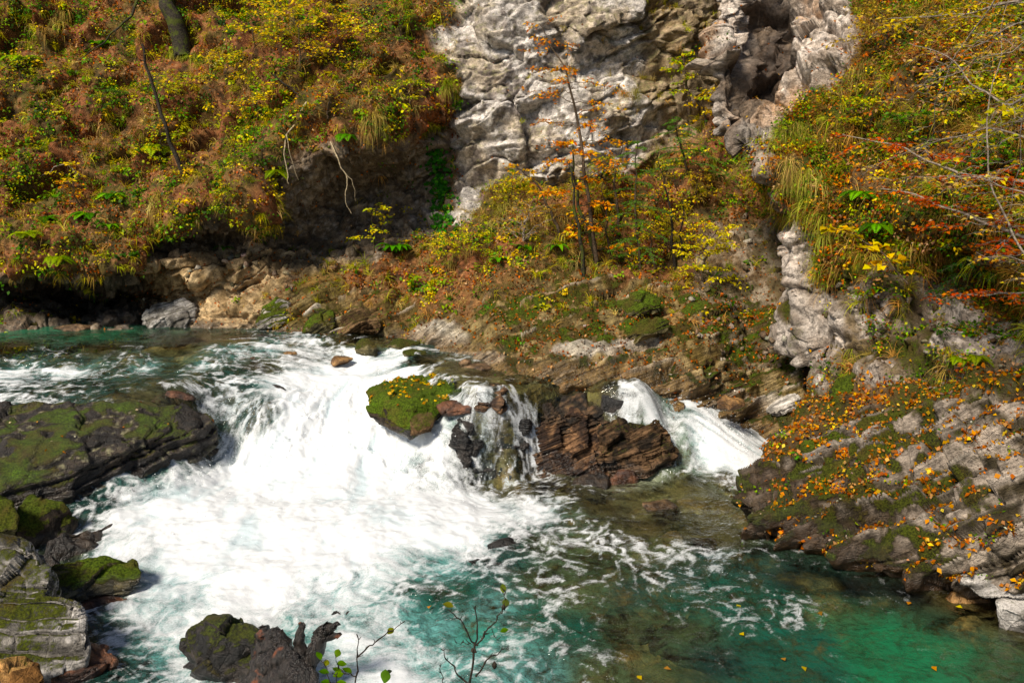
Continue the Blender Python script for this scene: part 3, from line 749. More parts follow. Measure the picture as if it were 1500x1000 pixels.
# foam density, chop, turbidity, water colour at points of the river: u, v, z, foam, turb, colour
SND = (0.085, 0.058, 0.020); GRN = (0.006, 0.058, 0.037); EMR = (0.008, 0.115, 0.046); DKG = (0.012, 0.045, 0.036); TEA = (0.07, 0.055, 0.018); CYN = (0.09, 0.25, 0.23); OLV = (0.05, 0.075, 0.028)
FP = [
 (0,490,1.5,.0,.75,(.02,.16,.08)),(150,492,1.5,.0,.65,(.02,.13,.06)),(300,495,1.5,.02,.2,OLV),(-200,495,1.5,0,.75,(.02,.16,.08)),(0,512,1.5,.06,.3,TEA),(150,512,1.5,.06,.3,TEA),(260,512,1.48,.10,.2,TEA),(340,500,1.48,.25,.2,TEA),
 (0,530,1.4,.45,.4,DKG),(100,530,1.4,.45,.4,DKG),(180,534,1.4,.35,.4,DKG),(270,532,1.36,.30,.4,DKG),
 (0,548,1.28,.80,.5,CYN),(100,546,1.28,.78,.5,CYN),(200,545,1.27,.72,.5,CYN),(290,540,1.3,.68,.5,CYN),(350,515,1.42,.66,.5,CYN),
 (0,575,1.24,.58,.55,DKG),(100,575,1.24,.44,.55,DKG),(180,575,1.22,.20,.5,DKG),(240,565,1.2,.18,.55,DKG),(300,555,1.22,.34,.6,DKG),(350,550,1.2,.34,.6,DKG),(200,592,1.18,.15,.25,TEA),(270,588,1.16,.30,.3,TEA),
 (300,590,1.05,.66,.5,DKG),(340,575,1.05,.58,.5,DKG),(380,600,.86,.54,.6,DKG),(400,620,.6,.62,.6,DKG),(320,620,.7,.60,.5,DKG),(330,650,.4,.74,.5,DKG),
 (380,540,1.25,.50,.4,TEA),(400,512,1.42,.72,.4,CYN),(440,500,1.46,.66,.4,CYN),(430,525,1.3,.66,.4,TEA),(470,515,1.38,.72,.4,TEA),(490,545,1.12,.95,.6,CYN),(430,570,1.0,.95,.6,CYN),(520,530,1.2,.86,.6,CYN),(570,525,1.3,.80,.5,CYN),(600,545,1.2,.80,.6,CYN),(500,500,1.44,.35,.2,TEA),(560,500,1.44,.15,.2,TEA),
 (450,610,.6,1.3,.8,CYN),(550,600,.7,1.3,.8,CYN),(430,640,.4,1.1,.8,CYN),(360,690,.06,1.15,.9,CYN),(300,760,.04,1.1,.9,CYN),(420,680,.1,1.3,.9,CYN),(520,690,.1,1.4,.9,CYN),(620,660,.15,1.2,.9,CYN),
 (620,525,1.4,.30,.2,TEA),(660,540,1.36,.18,.15,SND),(720,545,1.36,.12,.15,SND),(800,556,1.36,.05,.15,SND),(880,560,1.34,.12,.15,SND),(660,578,1.25,.70,.3,SND),(700,578,1.3,.68,.2,SND),(745,583,1.25,.66,.2,SND),(785,576,1.3,.58,.2,SND),(680,560,1.34,.30,.15,SND),(760,565,1.33,.16,.15,SND),(640,560,1.3,.40,.3,TEA),
 (690,590,1.15,.55,.3,TEA),(660,610,.9,.80,.6,CYN),(700,610,.9,.60,.4,DKG),(690,650,.4,.70,.5,DKG),(735,620,.8,.56,.4,TEA),(740,600,1.1,.56,.3,TEA),(715,680,.12,.80,.5,DKG),(760,590,1.1,.55,.4,TEA),
 (920,585,1.15,.70,.4,TEA),(960,600,1.0,.90,.6,CYN),(1000,625,.7,1.0,.7,CYN),(1050,660,.3,1.05,.7,CYN),(1095,690,.06,.95,.7,CYN),(1020,665,.2,.88,.6,CYN),(1065,700,.04,.62,.4,TEA),(1115,702,.03,.42,.3,TEA),(990,660,.25,.7,.5,TEA),
 (950,685,.07,.20,.72,(.30,.30,.18)),(900,692,.06,.12,.55,(.26,.25,.14)),(1000,680,.06,.25,.5,(.26,.26,.15)),
 (770,715,.03,.62,.4,TEA),(830,720,.03,.30,.25,TEA),(880,740,.02,.16,.28,TEA),(960,730,.02,.16,.25,TEA),(1030,740,.02,.18,.3,TEA),(1040,790,0,.22,.3,TEA),(950,780,0,.20,.3,TEA),(1000,710,.03,.18,.25,TEA),
 (200,760,.03,.88,.8,CYN),(140,760,0,.50,.6,DKG),(120,800,0,.42,.4,TEA),(160,800,0,.80,.8,CYN),(300,740,.05,1.1,.9,CYN),(420,760,.1,1.2,.9,CYN),(560,760,.1,1.2,.9,CYN),(680,740,.05,1.15,.9,CYN),(300,820,0,.98,.9,CYN),(500,820,.03,1.0,.9,CYN),(640,790,.03,1.0,.9,CYN),(780,750,.03,.80,.7,CYN),(820,740,.03,.62,.5,OLV),
 (240,860,0,.88,.9,CYN),(380,860,0,.90,.9,CYN),(500,870,0,.80,.9,CYN),(560,850,0,.74,.9,CYN),(640,840,.02,.66,.85,CYN),(700,800,.03,.78,.7,CYN),(740,800,.03,.56,.6,DKG),(740,830,.02,.52,.6,DKG),(800,800,.02,.62,.6,OLV),(850,810,.02,.60,.55,OLV),
 (600,865,0,.50,.85,GRN),(640,880,0,.46,.85,GRN),(580,890,0,.66,.9,CYN),(680,870,0,.40,.8,GRN),(720,890,0,.30,.8,CYN),(640,920,0,.36,.9,CYN),(700,930,0,.28,.85,(.03,.20,.15)),(580,930,0,.72,.9,CYN),(500,950,0,.80,.9,CYN),(620,960,0,.72,.9,CYN),(700,960,0,.50,.85,CYN),(780,990,0,.56,.8,CYN),(880,990,0,.46,.6,OLV),(580,990,0,.85,.9,CYN),
 (800,850,0,.50,.5,OLV),(860,860,0,.40,.5,OLV),(790,900,0,.48,.7,GRN),(850,920,0,.36,.7,GRN),(840,880,0,.46,.5,OLV),(920,870,0,.30,.55,DKG),(920,920,0,.14,.25,OLV),(1000,920,0,.18,.35,OLV),(960,970,0,.26,.4,OLV),(1050,970,0,.22,.5,DKG),
 (920,810,0,.56,.5,OLV),(980,810,0,.56,.5,OLV),(1040,820,0,.60,.6,DKG),(1000,850,0,.48,.7,DKG),(1060,860,0,.50,.8,GRN),(1100,840,0,.36,.7,DKG),(1080,900,0,.46,.85,GRN),(1150,880,0,.44,.8,GRN),(1000,890,0,.38,.7,GRN),
 (1160,850,0,.20,.6,(.006,.012,.012)),(1250,860,0,.22,.6,(.006,.010,.010)),(1330,870,0,.30,.6,(.008,.010,.010)),(1400,880,0,.22,.4,TEA),(1440,890,0,.16,.2,TEA),(1500,920,0,.14,.25,TEA),  # near-black points put the shade below the slab into the water colour
 (1220,900,0,.30,.7,(.03,.10,.04)),(1200,940,0,.24,.85,GRN),(1260,950,0,.16,.92,EMR),(1330,960,0,.14,.95,EMR),(1390,950,0,.14,.92,EMR),(1300,930,0,.18,.85,EMR),(1450,970,0,.12,.6,(.02,.07,.03)),(1300,1000,0,.14,.9,EMR),(1200,990,0,.20,.85,GRN),(1120,950,0,.28,.8,GRN),(1150,920,0,.36,.85,GRN),(1400,920,0,.12,.5,(.02,.05,.03)),(1120,1000,0,.2,.8,GRN),
 (170,920,0,.55,.6,DKG),(210,900,0,.74,.8,CYN),(170,980,0,.45,.6,DKG),(240,960,0,.66,.8,CYN),(260,910,0,.80,.9,CYN),(430,950,0,.6,.9,CYN),(150,870,0,.5,.5,TEA),(100,930,0,.3,.4,TEA),
]
fxy = np.array([Wz(q[0], q[1], q[2])[:2] for q in FP])
fval = np.array([[q[3], q[4], *q[5]] for q in FP])
ff = coarse_field(lambda q: idw(fxy, fval, q, 3.2, 0.08), 4)
FO, TU, TC = ff[..., 0], ff[..., 1], ff[..., 2:]
# flow-aligned streaks: radial from the plunge, sideways in the upper run
C0 = Wz(540, 560, 1.0)
ax, ay = XX - C0[0], YY - C0[1] - 1.2
rad = np.sqrt(ax * ax + ay * ay); ang = np.arctan2(ax, -ay)
pw = np.stack([XX, YY, 0 * XX], -1)
wob = 0.5 * fbm(pw, 0.9, 3, off=5)
s_r = fbm(np.stack([ang * 9 + wob, rad * 0.9 + wob, 0 * rad], -1), 1.0, 5, 0.6, off=2)
s_u = fbm(np.stack([XX * 0.9 + wob, YY * 4.5 + 1.4 * XX * 0.2, 0 * rad], -1), 1.0, 5, 0.6, off=12)
upm = sstep(0.95, 1.15, WZ)
rc_m = sstep(1.5, 2.2, XX) * sstep(12.3, 12.9, YY)             # right-hand channel runs to the right
s_c = fbm(np.stack([XX * 1.3 + YY, (YY + 0.35 * XX) * 6, 0 * rad], -1), 1.0, 4, 0.6, off=32)
streak = s_r * (1 - upm) + s_u * upm
streak = streak * (1 - rc_m) + s_c * rc_m
swirl = ridged(pw + 0.35 * np.stack([fbm(pw, 1.1, 2, off=77), fbm(pw, 1.1, 2, off=88), 0 * rad], -1), 1.5, 4, 0.6, off=44)
lace = sstep(0.35, 1.25, swirl)
blot = fbm(pw, 1.0, 4, off=99)
web = ridged(pw + 0.22 * np.stack([fbm(pw, 1.3, 3, off=177), fbm(pw, 1.3, 3, off=188), 0 * rad], -1), 4.0, 4, 0.6, off=144)
web = sstep(.85, 1.75, web)
thin = sstep(.78, .55, FO)
foam = 1.05 * FO + .22 * sstep(.75, 1.0, FO) - 0.10 - thin * .16 * sstep(.1, .3, FO) + thin * sstep(.12, .35, FO) * (.37 * web - .14) + (0.26 - .14 * thin * (1 - upm)) * streak + (0.22 * (lace - 0.42) + 0.16 * blot) * sstep(0.95, 0.5, FO) * sstep(0.0, 0.2, FO)
# relief: boils and standing waves in the white water, ripples elsewhere
act = sstep(0.30, 0.95, FO)
boil = fbm(pw, 1.7, 4, 0.55, off=7); fine = fbm(pw, 6.0, 3, 0.55, off=17)
slope = np.hypot(*np.gradient(WZ, DW))
fallm = sstep(0.25, 0.7, slope)
rel = (1 - .6 * rc_m) * act * (0.055 * boil + 0.004 * fine + 0.018 * streak) + (1 - .75 * rc_m) * fallm * act * (0.085 * streak + 0.04 * fine)
rel += (1 - act) * 0.018 * fbm(pw * np.array([1.0, 1.8, 1.0]), 1.6, 3, off=27)
rel += 0.05 * (lace - .4) * sstep(.25, .45, FO) * (1 - act)
# small ledge where the far pool spills over
WG = np.stack([XX, YY, WZ + rel], -1)
wu, wv = proj(WG)
keep = (wu > -160) & (wu < 1660) & (wv < 1130) & (wv > 470)
chop = np.clip(0.26 + 0.45 * sstep(0.08, 0.5, FO), 0, 1)
water = put_mesh("river_water", WG, grid_faces(*XX.shape, keep), M_WATER, TC,
                 {"foam": foam, "turb": np.clip(TU + 0.10 * blot + .32 * fbm(pw, 1.5, 4, off=133) * (TU > .15), 0, .97), "streak": 0.5 + 0.5 * streak, "chop": chop})
me = water.data
FLOW = np.stack([(ang * 9 + wob) * (1 - upm) + (YY * 4.5 + 1.4 * XX * 0.2) * upm, (rad * (1 - upm) + XX * upm) * 1.3 + wob, WZ * 1.5], -1).reshape(-1, 3)
at = me.attributes.new("flow", 'FLOAT_VECTOR', 'POINT'); at.data.foreach_set("vector", FLOW.astype(np.float32).ravel())
bm = bmesh.new(); bm.from_mesh(me)
bmesh.ops.delete(bm, geom=[v for v in bm.verts if not v.link_faces], context='VERTS'); bm.to_mesh(me); bm.free()
tag(water, "white rapids tumbling into an emerald green river pool", "river", kind="structure")

# ------------------------------------------------------------------ river bed
DB = 0.06
bx = np.arange(-14, 12, DB); by = np.arange(4.0, 20.5, DB)
BX, BY = np.meshgrid(bx, by)
q = np.stack([BX.ravel(), BY.ravel()], -1)
bz = np.minimum(np.clip(tps_eval(WFIT, q), -0.05, 1.52), np.interp(q[:, 0], [-3.5, -1.5], [1.52, 1.375])).reshape(BX.shape)
DP = [(0,490,1.5,.6),(150,490,1.5,.5),(250,500,1.5,.3),(330,505,1.48,.12),(0,530,1.4,.15),(150,530,1.4,.15),(0,560,1.26,.4),(200,560,1.22,.35),(350,580,1.,.15),(480,560,1.,.2),(520,690,.1,.9),(300,800,0,1),(120,790,0,.12),
      (560,500,1.44,.1),(700,545,1.36,.12),(850,558,1.35,.10),(950,590,1.,.1),(1050,660,.3,.2),(950,685,.06,.06),(880,730,.02,.22),(960,760,0,.3),(1040,790,0,.3),(850,800,0,.35),(700,830,0,.8),(740,800,0,.3),
      (800,880,0,.6),(900,910,0,.35),(980,940,0,.4),(1000,990,0,.5),(1100,870,0,.8),(1300,960,0,1.2),(1200,920,0,.9),(1440,890,0,.18),(1500,930,0,.25),(700,950,0,1.1),(500,950,0,1),(170,920,0,.3),(300,960,0,.9),(1100,980,0,.9)]
dxy = np.array([Wz(a, b, c)[:2] for a, b, c, d in DP]); dv_ = np.array([d for *_, d in DP])
dep = idw(dxy, dv_[:, None], q, 3, 0.1)[:, 0].reshape(BX.shape)
pb = np.stack([BX, BY, bz - dep], -1)
F1, F2, tilt, cr = worley(pb * 2.4)
stone = sstep(0.02, 0.35, F2 - F1)
pb[..., 2] += 0.10 * stone * cr - 0.05 + 0.10 * fbm(pb, 1.2, 3)
n_b = fbm(pb, 2.5, 3, off=6)
bc = lerp3((0.14, 0.085, 0.030), (0.34, 0.24, 0.10), cr)
bc = lerp3(bc, (0.055, 0.05, 0.018), 0.8 * sstep(0.0, 0.5, n_b))
bc = lerp3(bc, (0.36, 0.14, 0.03), 0.55 * (cr > 0.72) * stone)
sh_ = 0 * BX
for (u, v, z) in ((640,535,1.4),(700,545,1.37),(760,552,1.36),(830,557,1.35),(890,560,1.34)):
    c = Wz(u, v, z); sh_ = np.maximum(sh_, 1 - sstep(.3, 1.0, np.hypot(BX - c[0], (BY - c[1]) * 1.2)))
bc = lerp3(bc, lerp3((0.34, 0.23, 0.085), (0.16, 0.10, 0.035), sstep(-.1, .5, n_b)), 0.85 * sh_)
bed = put_mesh("river_bed", pb, grid_faces(*BX.shape), M_ROCK, bc, {"moss": 0.12 + 0 * BX, "wet": 0.25 + 0 * BX})
tag(bed, "stony brown river bed", "river bed", kind="structure")
# ------------------------------------------------------------------ rocks and boulders, one object each
PAL = {  # two stone colours
 'dark': ((0.022, 0.017, 0.013), (0.075, 0.052, 0.034)),
 'black': ((0.010, 0.009, 0.008), (0.040, 0.030, 0.024)),
 'brown': ((0.07, 0.040, 0.018), (0.26, 0.155, 0.075)),
 'rust': ((0.045, 0.018, 0.009), (0.20, 0.080, 0.036)),
 'orange': ((0.15, 0.07, 0.02), (0.46, 0.25, 0.085)),
 'grey': ((0.16, 0.145, 0.125), (0.42, 0.39, 0.36)),
 'pale': ((0.30, 0.27, 0.23), (0.60, 0.55, 0.49)),
 'redbrown': ((0.035, 0.017, 0.009), (0.22, 0.115, 0.052)),
 'darkbrown': ((0.020, 0.014, 0.009), (0.15, 0.085, 0.042)),
 'olive': ((0.045, 0.040, 0.018), (0.17, 0.14, 0.065)),
}
DG = bpy.context.evaluated_depsgraph_get

def hull_mesh(pts, vox):
    bm = bmesh.new()
    for p in pts: bm.verts.new(p)
    bmesh.ops.convex_hull(bm, input=bm.verts)
    bmesh.ops.delete(bm, geom=[v for v in bm.verts if not v.link_faces], context='VERTS')
    bmesh.ops.recalc_face_normals(bm, faces=bm.faces)
    me = bpy.data.meshes.new("hull"); bm.to_mesh(me); bm.free()
    o = bpy.data.objects.new("hull", me); COL.objects.link(o)
    md = o.modifiers.new("r", 'REMESH'); md.mode = 'VOXEL'; md.voxel_size = vox
    sm = o.modifiers.new("s", 'SMOOTH'); sm.factor = 0.5; sm.iterations = 3
    m2 = bpy.data.meshes.new_from_object(o.evaluated_get(DG()))
    bpy.data.objects.remove(o); bpy.data.meshes.remove(me)
    return m2

def rock(name, label, pts, pal='dark', vox=0.03, moss=0.0, mossdir=0.2, lay=None, th=0.12, layamp=0.05, blk=None,
         facet=0.08, fsc=2.2, rough=0.05, wetz=None, wet=0.0, cat="rock", group=None, litter=None, seed=None, bedn=(0.1, -0.2, 0.95), patch=False):
    seed = abs(hash(label)) % 50 if seed is None else seed
    P3 = []
    for p in pts:
        if p[0] == 'w': P3.append(Wz(*p[1:]))
        elif p[0] == 'x': P3.append(np.array(p[1:], float))
        else: P3.append(P(*p))
    me = hull_mesh(P3, vox)
    n = len(me.vertices)
    V = np.empty(n * 3, np.float32); me.vertices.foreach_get("co", V); V = V.reshape(-1, 3)
    Nn = np.empty(n * 3, np.float32); me.vertices.foreach_get("normal", Nn); Nn = Nn.reshape(-1, 3)
    F1, F2, tilt, cr = worley(V * fsc + seed)
    d = facet * tilt * fsc ** 0.3 - 0.15 * facet * (1 - sstep(0, .1, F2 - F1)) + rough * fbm(V, 3.0, 4, off=seed) + rough * 0.8 * fbm(V, 1.0, 2, off=seed + 3)
    gro = 0; l0 = 0
    if lay:
        l0, gro = strata(V, bedn, th, (1, .1, .1), blk or 0.5, 0.5, seed)
        if not blk: l0, gro = strata(V, bedn, th, None, None, 0.6, seed)
        side = 1 - 0.7 * np.abs(Nn[:, 2])
        d = d + side * layamp * (l0 - 1.1 * gro)
    V = V + Nn * d[:, None]
    me.vertices.foreach_set("co", V.ravel()); me.update()
    me.vertices.foreach_get("normal", (b := np.empty(n * 3, np.float32))); Nn = b.reshape(-1, 3)
    a, c = PAL[pal]
    nb = fbm(V, 3.5, 4, off=seed + 9); nc = fbm(V, 10, 3, off=seed + 2); na = fbm(V, 1.1, 3, off=seed + 5)
    colr = lerp3(a, c, sstep(-.45, .55, nb + 0.5 * nc + 0.3 * l0))
    colr = lerp3(colr, np.array(a) * 0.5, 0.7 * gro) if lay else colr
    if litter: colr = lerp3(colr, (0.40, 0.20, 0.05), litter * sstep(0.5, .9, Nn[:, 2]) * sstep(0.1, .4, nc))
    if patch:      # algae-dark face, pale lichen streaks, moss thinning towards the wet nose
        colr = lerp3(colr, (0.30, 0.28, 0.15), .6 * sstep(.45, .75, nc + .5 * nb + .5 * l0))
        colr = lerp3(colr, (0.030, 0.024, 0.016), .8 * sstep(-4.6, -3.9, V[:, 0] + .4 * na))
    ms = moss * sstep(mossdir - 0.45, mossdir + 0.35, Nn[:, 2] + 0.55 * na + 0.35 * nb)
    w = np.maximum(np.full(n, wet), sstep(.16, .02, V[:, 2] + .08 * nb))
    if wetz is not None: w = np.maximum(w, sstep(wetz + 0.22, wetz + 0.02, V[:, 2] + 0.10 * nb))
    ms = ms * (1 - 0.85 * sstep(0.55, 1, w))
    if patch: ms = ms * (1 - .85 * sstep(-5.0, -4.2, V[:, 0] + .5 * na)) * sstep(-.55, .0, nb + .6 * na)
    k = np.ones((n, 4), np.float32); k[:, :3] = colr
    at = me.attributes.new("col", 'FLOAT_COLOR', 'POINT'); at.data.foreach_set("color", k.ravel())
    bn = np.array(bedn, float); bn /= np.linalg.norm(bn)
    for nm, ar in (("moss", ms), ("wet", w), ("lam", np.full(n, .8 if lay else .0)), ("bed", None)):
        if nm == "bed":
            at = me.attributes.new("bed", 'FLOAT', 'POINT'); at.data.foreach_set("value", (V @ bn).astype(np.float32)); continue
        at = me.attributes.new(nm, 'FLOAT', 'POINT'); at.data.foreach_set("value", np.clip(ar, 0, 1).astype(np.float32))
    me.polygons.foreach_set("use_smooth", np.ones(len(me.polygons), bool))
    me.materials.append(M_ROCK); me.name = name
    o = bpy.data.objects.new(name, me); COL.objects.link(o)
    tag(o, label, cat, group)
    return o

def sunk(pts, dz=0.5, dy=0.0):
    """copies of points pushed down below the water"""
    return [('x', *(Wz(*p[1:]) if p[0] == 'w' else P(*p)) + np.array([0, dy, -dz])) for p in pts]

# left slab
base = [('w',105,755,0),('w',200,727,0),('w',265,703,0.02),('w',312,676,0.05),('w',0,790,0),('w',-200,800,0)]
LEFT_SLAB = rock("rock_slab", "broad mossy rock slab between the upper rapids and the white pool",
     base + sunk(base, .6) + [(322,645,13.3),(312,615,13.3),(285,596,13.4),(200,592,13.05),(100,588,12.9),(0,594,12.7),(-200,590,12.4),
     (300,640,12.95),(200,640,12.25),(100,650,11.75),(0,650,11.6),(-200,650,11.3),(0,720,10.95),(120,715,11.5)]
     + sunk([(322,645,14.2),(200,600,14.2),(0,600,14.0),(-200,600,13.6)], 1.4),
     'dark', 0.030, moss=0.95, mossdir=0.42, lay=True, th=0.15, layamp=0.075, facet=0.08, fsc=1.3, rough=0.05, wetz=0.45, wet=0.5, cat="rock", bedn=(0.16,-0.35,0.93), seed=4, patch=True)
rock("boulder", "dark rounded mossy boulder at the foot of the rock slab, left of the pool",
     [('w',35,800,0),('w',90,795,0),('w',112,770,0),(30,745,10.6),(60,722,10.8),(95,735,10.8),(108,755,10.8),(20,780,10.3),(40,730,11.2)] + sunk([('w',35,800,0),('w',90,795,0),('w',112,770,0),('w',30,770,0)], .4),
     'dark', 0.022, moss=0.9, facet=0.05, rough=0.05, wetz=0.0, wet=.15, seed=9)
rock("boulder", "small yellow-green mossy boulder at the left edge above the grey rocks",
     [('w',-30,805,0),('w',25,800,0.0),(28,755,10.2),(18,735,10.3),(-5,724,10.4),(-50,724,10.4),(-50,790,9.9),(25,775,10.0),(10,735,10.8)],
     'olive', 0.02, moss=0.8, facet=0.04, rough=0.04, seed=12)
# bottom left layered outcrop
rock("boulder", "pale grey knobbly boulder above the layered outcrop at lower left",
     [(-60,795,8.6),(15,793,8.6),(45,800,8.55),(72,832,8.35),(76,858,8.25),(60,884,8.1),(-60,888,8.0),(30,800,9.1),(-60,800,9.1),(70,850,8.9)] + sunk([(-60,885,8.2),(60,880,8.3),(30,800,9.1)], .7),
     'grey', 0.016, moss=0.55, mossdir=0.5, lay=True, th=.09, layamp=.03, facet=0.09, fsc=3.4, rough=0.035, seed=3)
rock("rock_block", "moss-topped overhanging rock block jutting into the white pool at lower left",
     [(78,832,9.1),(100,823,9.2),(150,818,9.4),(195,822,9.45),(207,838,9.35),(205,852,9.25),(185,868,9.15),(110,878,8.9),(78,875,8.85),(90,840,9.6),(190,830,9.9)],
     'olive', 0.016, moss=0.95, mossdir=0.55, lay=True, th=0.10, layamp=0.025, facet=0.05, fsc=3, rough=0.03, wetz=0.1, seed=17)
rock("rock", "rusty wet rock tucked under the overhanging block at lower left",
     [('w',120,895,0),('w',185,885,0),(188,872,9.1),(150,868,9.1),(118,878,9.0),('w',130,865,0)] + sunk([('w',120,895,0),('w',185,885,0)], .3),
     'rust', 0.018, moss=0.1, facet=0.03, rough=0.03, wet=.75, seed=21)
rock("bedded_outcrop", "low outcrop of thin brick-like grey beds with mossy joints at lower left",
     [(-60,878,7.95),(92,876,7.95),(120,888,7.9),(118,905,7.82),(128,930,7.70),(124,962,7.55),(60,990,7.4),(-60,990,7.35),(60,876,8.6),(-60,876,8.6),(110,886,8.5)] + sunk([(128,940,7.7),(120,975,7.5),(-60,985,7.35),(60,880,8.6)], .6),
     'grey', 0.0125, moss=0.60, mossdir=0.55, lay=True, th=0.088, layamp=0.048, blk=0.30, facet=0.02, rough=0.016, seed=29, bedn=(0.03,-0.25,0.97))
rock("rock", "flat rust-brown wet rock at the waterline below the layered outcrop",
     [(70,990,7.35),(120,985,7.45),(172,965,7.7),(165,955,7.8),(120,945,7.85),(80,960,7.6),(150,950,7.9)] + sunk([(70,995,7.35),(170,970,7.7),(150,955,7.9)], .3),
     'rust', 0.014, moss=0.25, lay=True, th=.05, layamp=.02, facet=0.06, fsc=3, rough=0.04, wet=.6, seed=31)
rock("boulder", "ochre boulder in the lower left corner",
     [(-60,985,7.0),(10,974,7.05),(50,976,7.05),(70,992,6.95),(60,1030,6.7),(-60,1040,6.6),(20,980,7.4)],
     'orange', 0.015, moss=0.4, mossdir=.6, facet=0.08, fsc=4, rough=0.035, seed=33)
rock("rock", "dark wet rock shelf at the waterline between the mossy slab and grey boulder",
     [('w',60,820,0.02),('w',140,800,0.02),('w',180,765,0),(110,775,10.5),(70,790,10.2)] + sunk([('w',60,830,0.0),('w',140,805,0.0),('w',180,770,0)], .3),
     'dark', 0.022, moss=0.1, facet=0.05, rough=0.05, wet=.9, seed=36)
# moss boulder in the middle of the fall
BOULDER = rock("boulder", "angular bright-green mossy boulder strewn with yellow leaves amid the falls",
     [(533,574,13.90),(545,566,14.00),(582,553,14.60),(640,548,14.60),(662,550,14.50),(668,570,13.90),(650,590,13.40),(604,592,13.15),(548,590,13.55),(540,602,13.50),(575,618,13.20),(600,632,13.05),(648,604,13.35),(668,586,13.70),(560,575,13.60)] + sunk([(600,634,13.10),(545,606,13.60),(668,590,13.70),(620,560,14.70)], .12),
     'dark', 0.02, moss=1.15, mossdir=-0.25, facet=0.06, fsc=2.4, rough=0.045, wetz=0.62, seed=41)
rock("rock", "small brown mossy rock wedged under the big green boulder",
     [(598,614,13.00),(612,604,13.10),(632,602,13.20),(637,610,13.15),(630,626,13.00),(612,633,12.90),(600,626,12.95),(625,606,13.50)] + sunk([(600,630,13.0),(634,626,13.10)], .10),
     'brown', 0.014, moss=0.5, facet=0.04, rough=0.03, wetz=0.55, seed=43)
rock("rock", "little mossy stub of rock beside the right end of the big green boulder",
     [(664,572,13.75),(672,566,13.85),(682,570,13.75),(682,580,13.65),(668,586,13.65),(676,568,14.05)] + sunk([(682,582,13.65),(668,588,13.65)], .4),
     'olive', 0.014, moss=0.8, facet=0.03, rough=0.025, seed=44)
rock("rock", "wet reddish-brown pointed rock on the lip right of the green boulder",
     [(696,580,13.33),(703,572,13.48),(718,563,13.58),(736,563,13.48),(743,575,13.38),(742,588,13.18),(715,592,13.13),(698,590,13.18),(725,566,13.88)] + sunk([(742,590,13.18),(698,592,13.18),(725,570,13.88)], .12),
     'redbrown', 0.012, moss=0.05, lay=True, th=.05, layamp=.02, facet=0.14, fsc=3.5, rough=0.05, wet=.5, seed=46)
rock("rock", "low rust rock between the green boulder and the pointed brown rock",
     [(640,594,13.32),(660,585,13.52),(690,588,13.42),(692,598,13.22),(650,604,13.17)] + sunk([(650,606,13.22),(690,600,13.22),(665,588,13.62)], .06),
     'rust', 0.016, moss=0.1, facet=0.04, rough=0.03, wet=.7, seed=47)
rock("rock", "black dripping rock parting the curtain below the pointed brown rock",
     [(666,622,13.16),(672,612,13.32),(690,611,13.32),(698,622,13.18),(700,650,13.04),(668,648,13.02),(684,634,13.00),(685,610,13.62)] + sunk([(702,654,12.92),(666,654,12.92)], .5),
     'black', 0.012, moss=0.0, lay=True, th=.06, layamp=.02, facet=0.12, fsc=3.5, rough=0.06, wet=.9, seed=48)
rock("rock", "black dripping rock beside the left end of the brown ledge",
     [(726,624,13.28),(736,610,13.44),(760,610,13.44),(771,626,13.32),(766,646,13.18),(730,648,13.14),(748,632,13.16),(750,609,13.78)] + sunk([(768,652,13.03),(728,654,13.03)], .5),
     'black', 0.012, moss=0.0, lay=True, th=.06, layamp=.02, facet=0.13, fsc=3.5, rough=0.06, wet=.9, seed=49)
rock("rock", "black wet knob poking from the foam at the foot of the curtain",
     [(680,672,13.06),(700,667,13.14),(720,673,13.09),(728,688,12.94),(700,692,12.86)] + sunk([(730,690,13.14),(684,690,13.04)], .4),
     'black', 0.016, moss=0.0, facet=0.05, rough=0.03, wet=.9, seed=50)
# central ledge
LB = (-0.30,-0.25,0.92)
rock("rock_ledge", "upper tier of dark layered rock topping the ledge between the two falls",
     [(768,592,13.75),(782,578,14.0),(830,576,14.0),(885,578,13.9),(893,592,13.7),(884,605,13.55),(800,612,13.5),(765,604,13.6),(830,570,14.6)] + sunk([(884,608,13.6),(768,610,13.6),(830,575,14.6)], .7),
     'darkbrown', 0.018, moss=0.3, mossdir=.4, lay=True, th=0.06, layamp=0.055, facet=0.12, rough=0.06, wet=.4, seed=52, bedn=LB)
rock("rock_ledge", "rusty brown layered rock face rising from the pool between the two falls",
     [(745,690,13.15),(742,672,13.25),(752,640,13.4),(775,618,13.5),(830,606,13.55),(885,606,13.6),(905,640,13.4),(900,680,13.15),(840,694,13.05),(780,696,13.05),(820,600,14.3)] + sunk([(745,694,13.2),(900,690,13.1),(830,600,14.4),(820,698,13.0)], .5),
     'redbrown', 0.015, moss=0.22, mossdir=.5, lay=True, th=0.060, layamp=0.055, facet=0.16, fsc=2.2, rough=0.075, wetz=0.2, wet=.35, seed=53, bedn=LB)
rock("rock_ledge", "dark blocky rock on the right end of the ledge beside the side channel",
     [(872,632,13.25),(890,618,13.4),(930,610,13.5),(968,612,13.4),(986,632,13.25),(985,655,13.05),(940,668,13.0),(880,668,13.0),(930,606,13.9)] + sunk([(985,660,13.1),(880,672,13.1),(930,612,13.9)], .6),
     'darkbrown', 0.018, moss=0.4, mossdir=.45, lay=True, th=0.065, layamp=0.06, facet=0.13, rough=0.06, wetz=.1, wet=.15, seed=54, bedn=LB)
rock("rock", "small black wet block on the lip of the side channel",
     [(882,575,13.7),(900,566,13.9),(922,568,13.8),(928,582,13.6),(905,590,13.5),(884,588,13.6),(905,566,14.2)] + sunk([(926,586,13.6),(886,592,13.6)], .5),
     'black', 0.014, moss=0.15, facet=0.05, rough=0.03, wet=.6, seed=55)
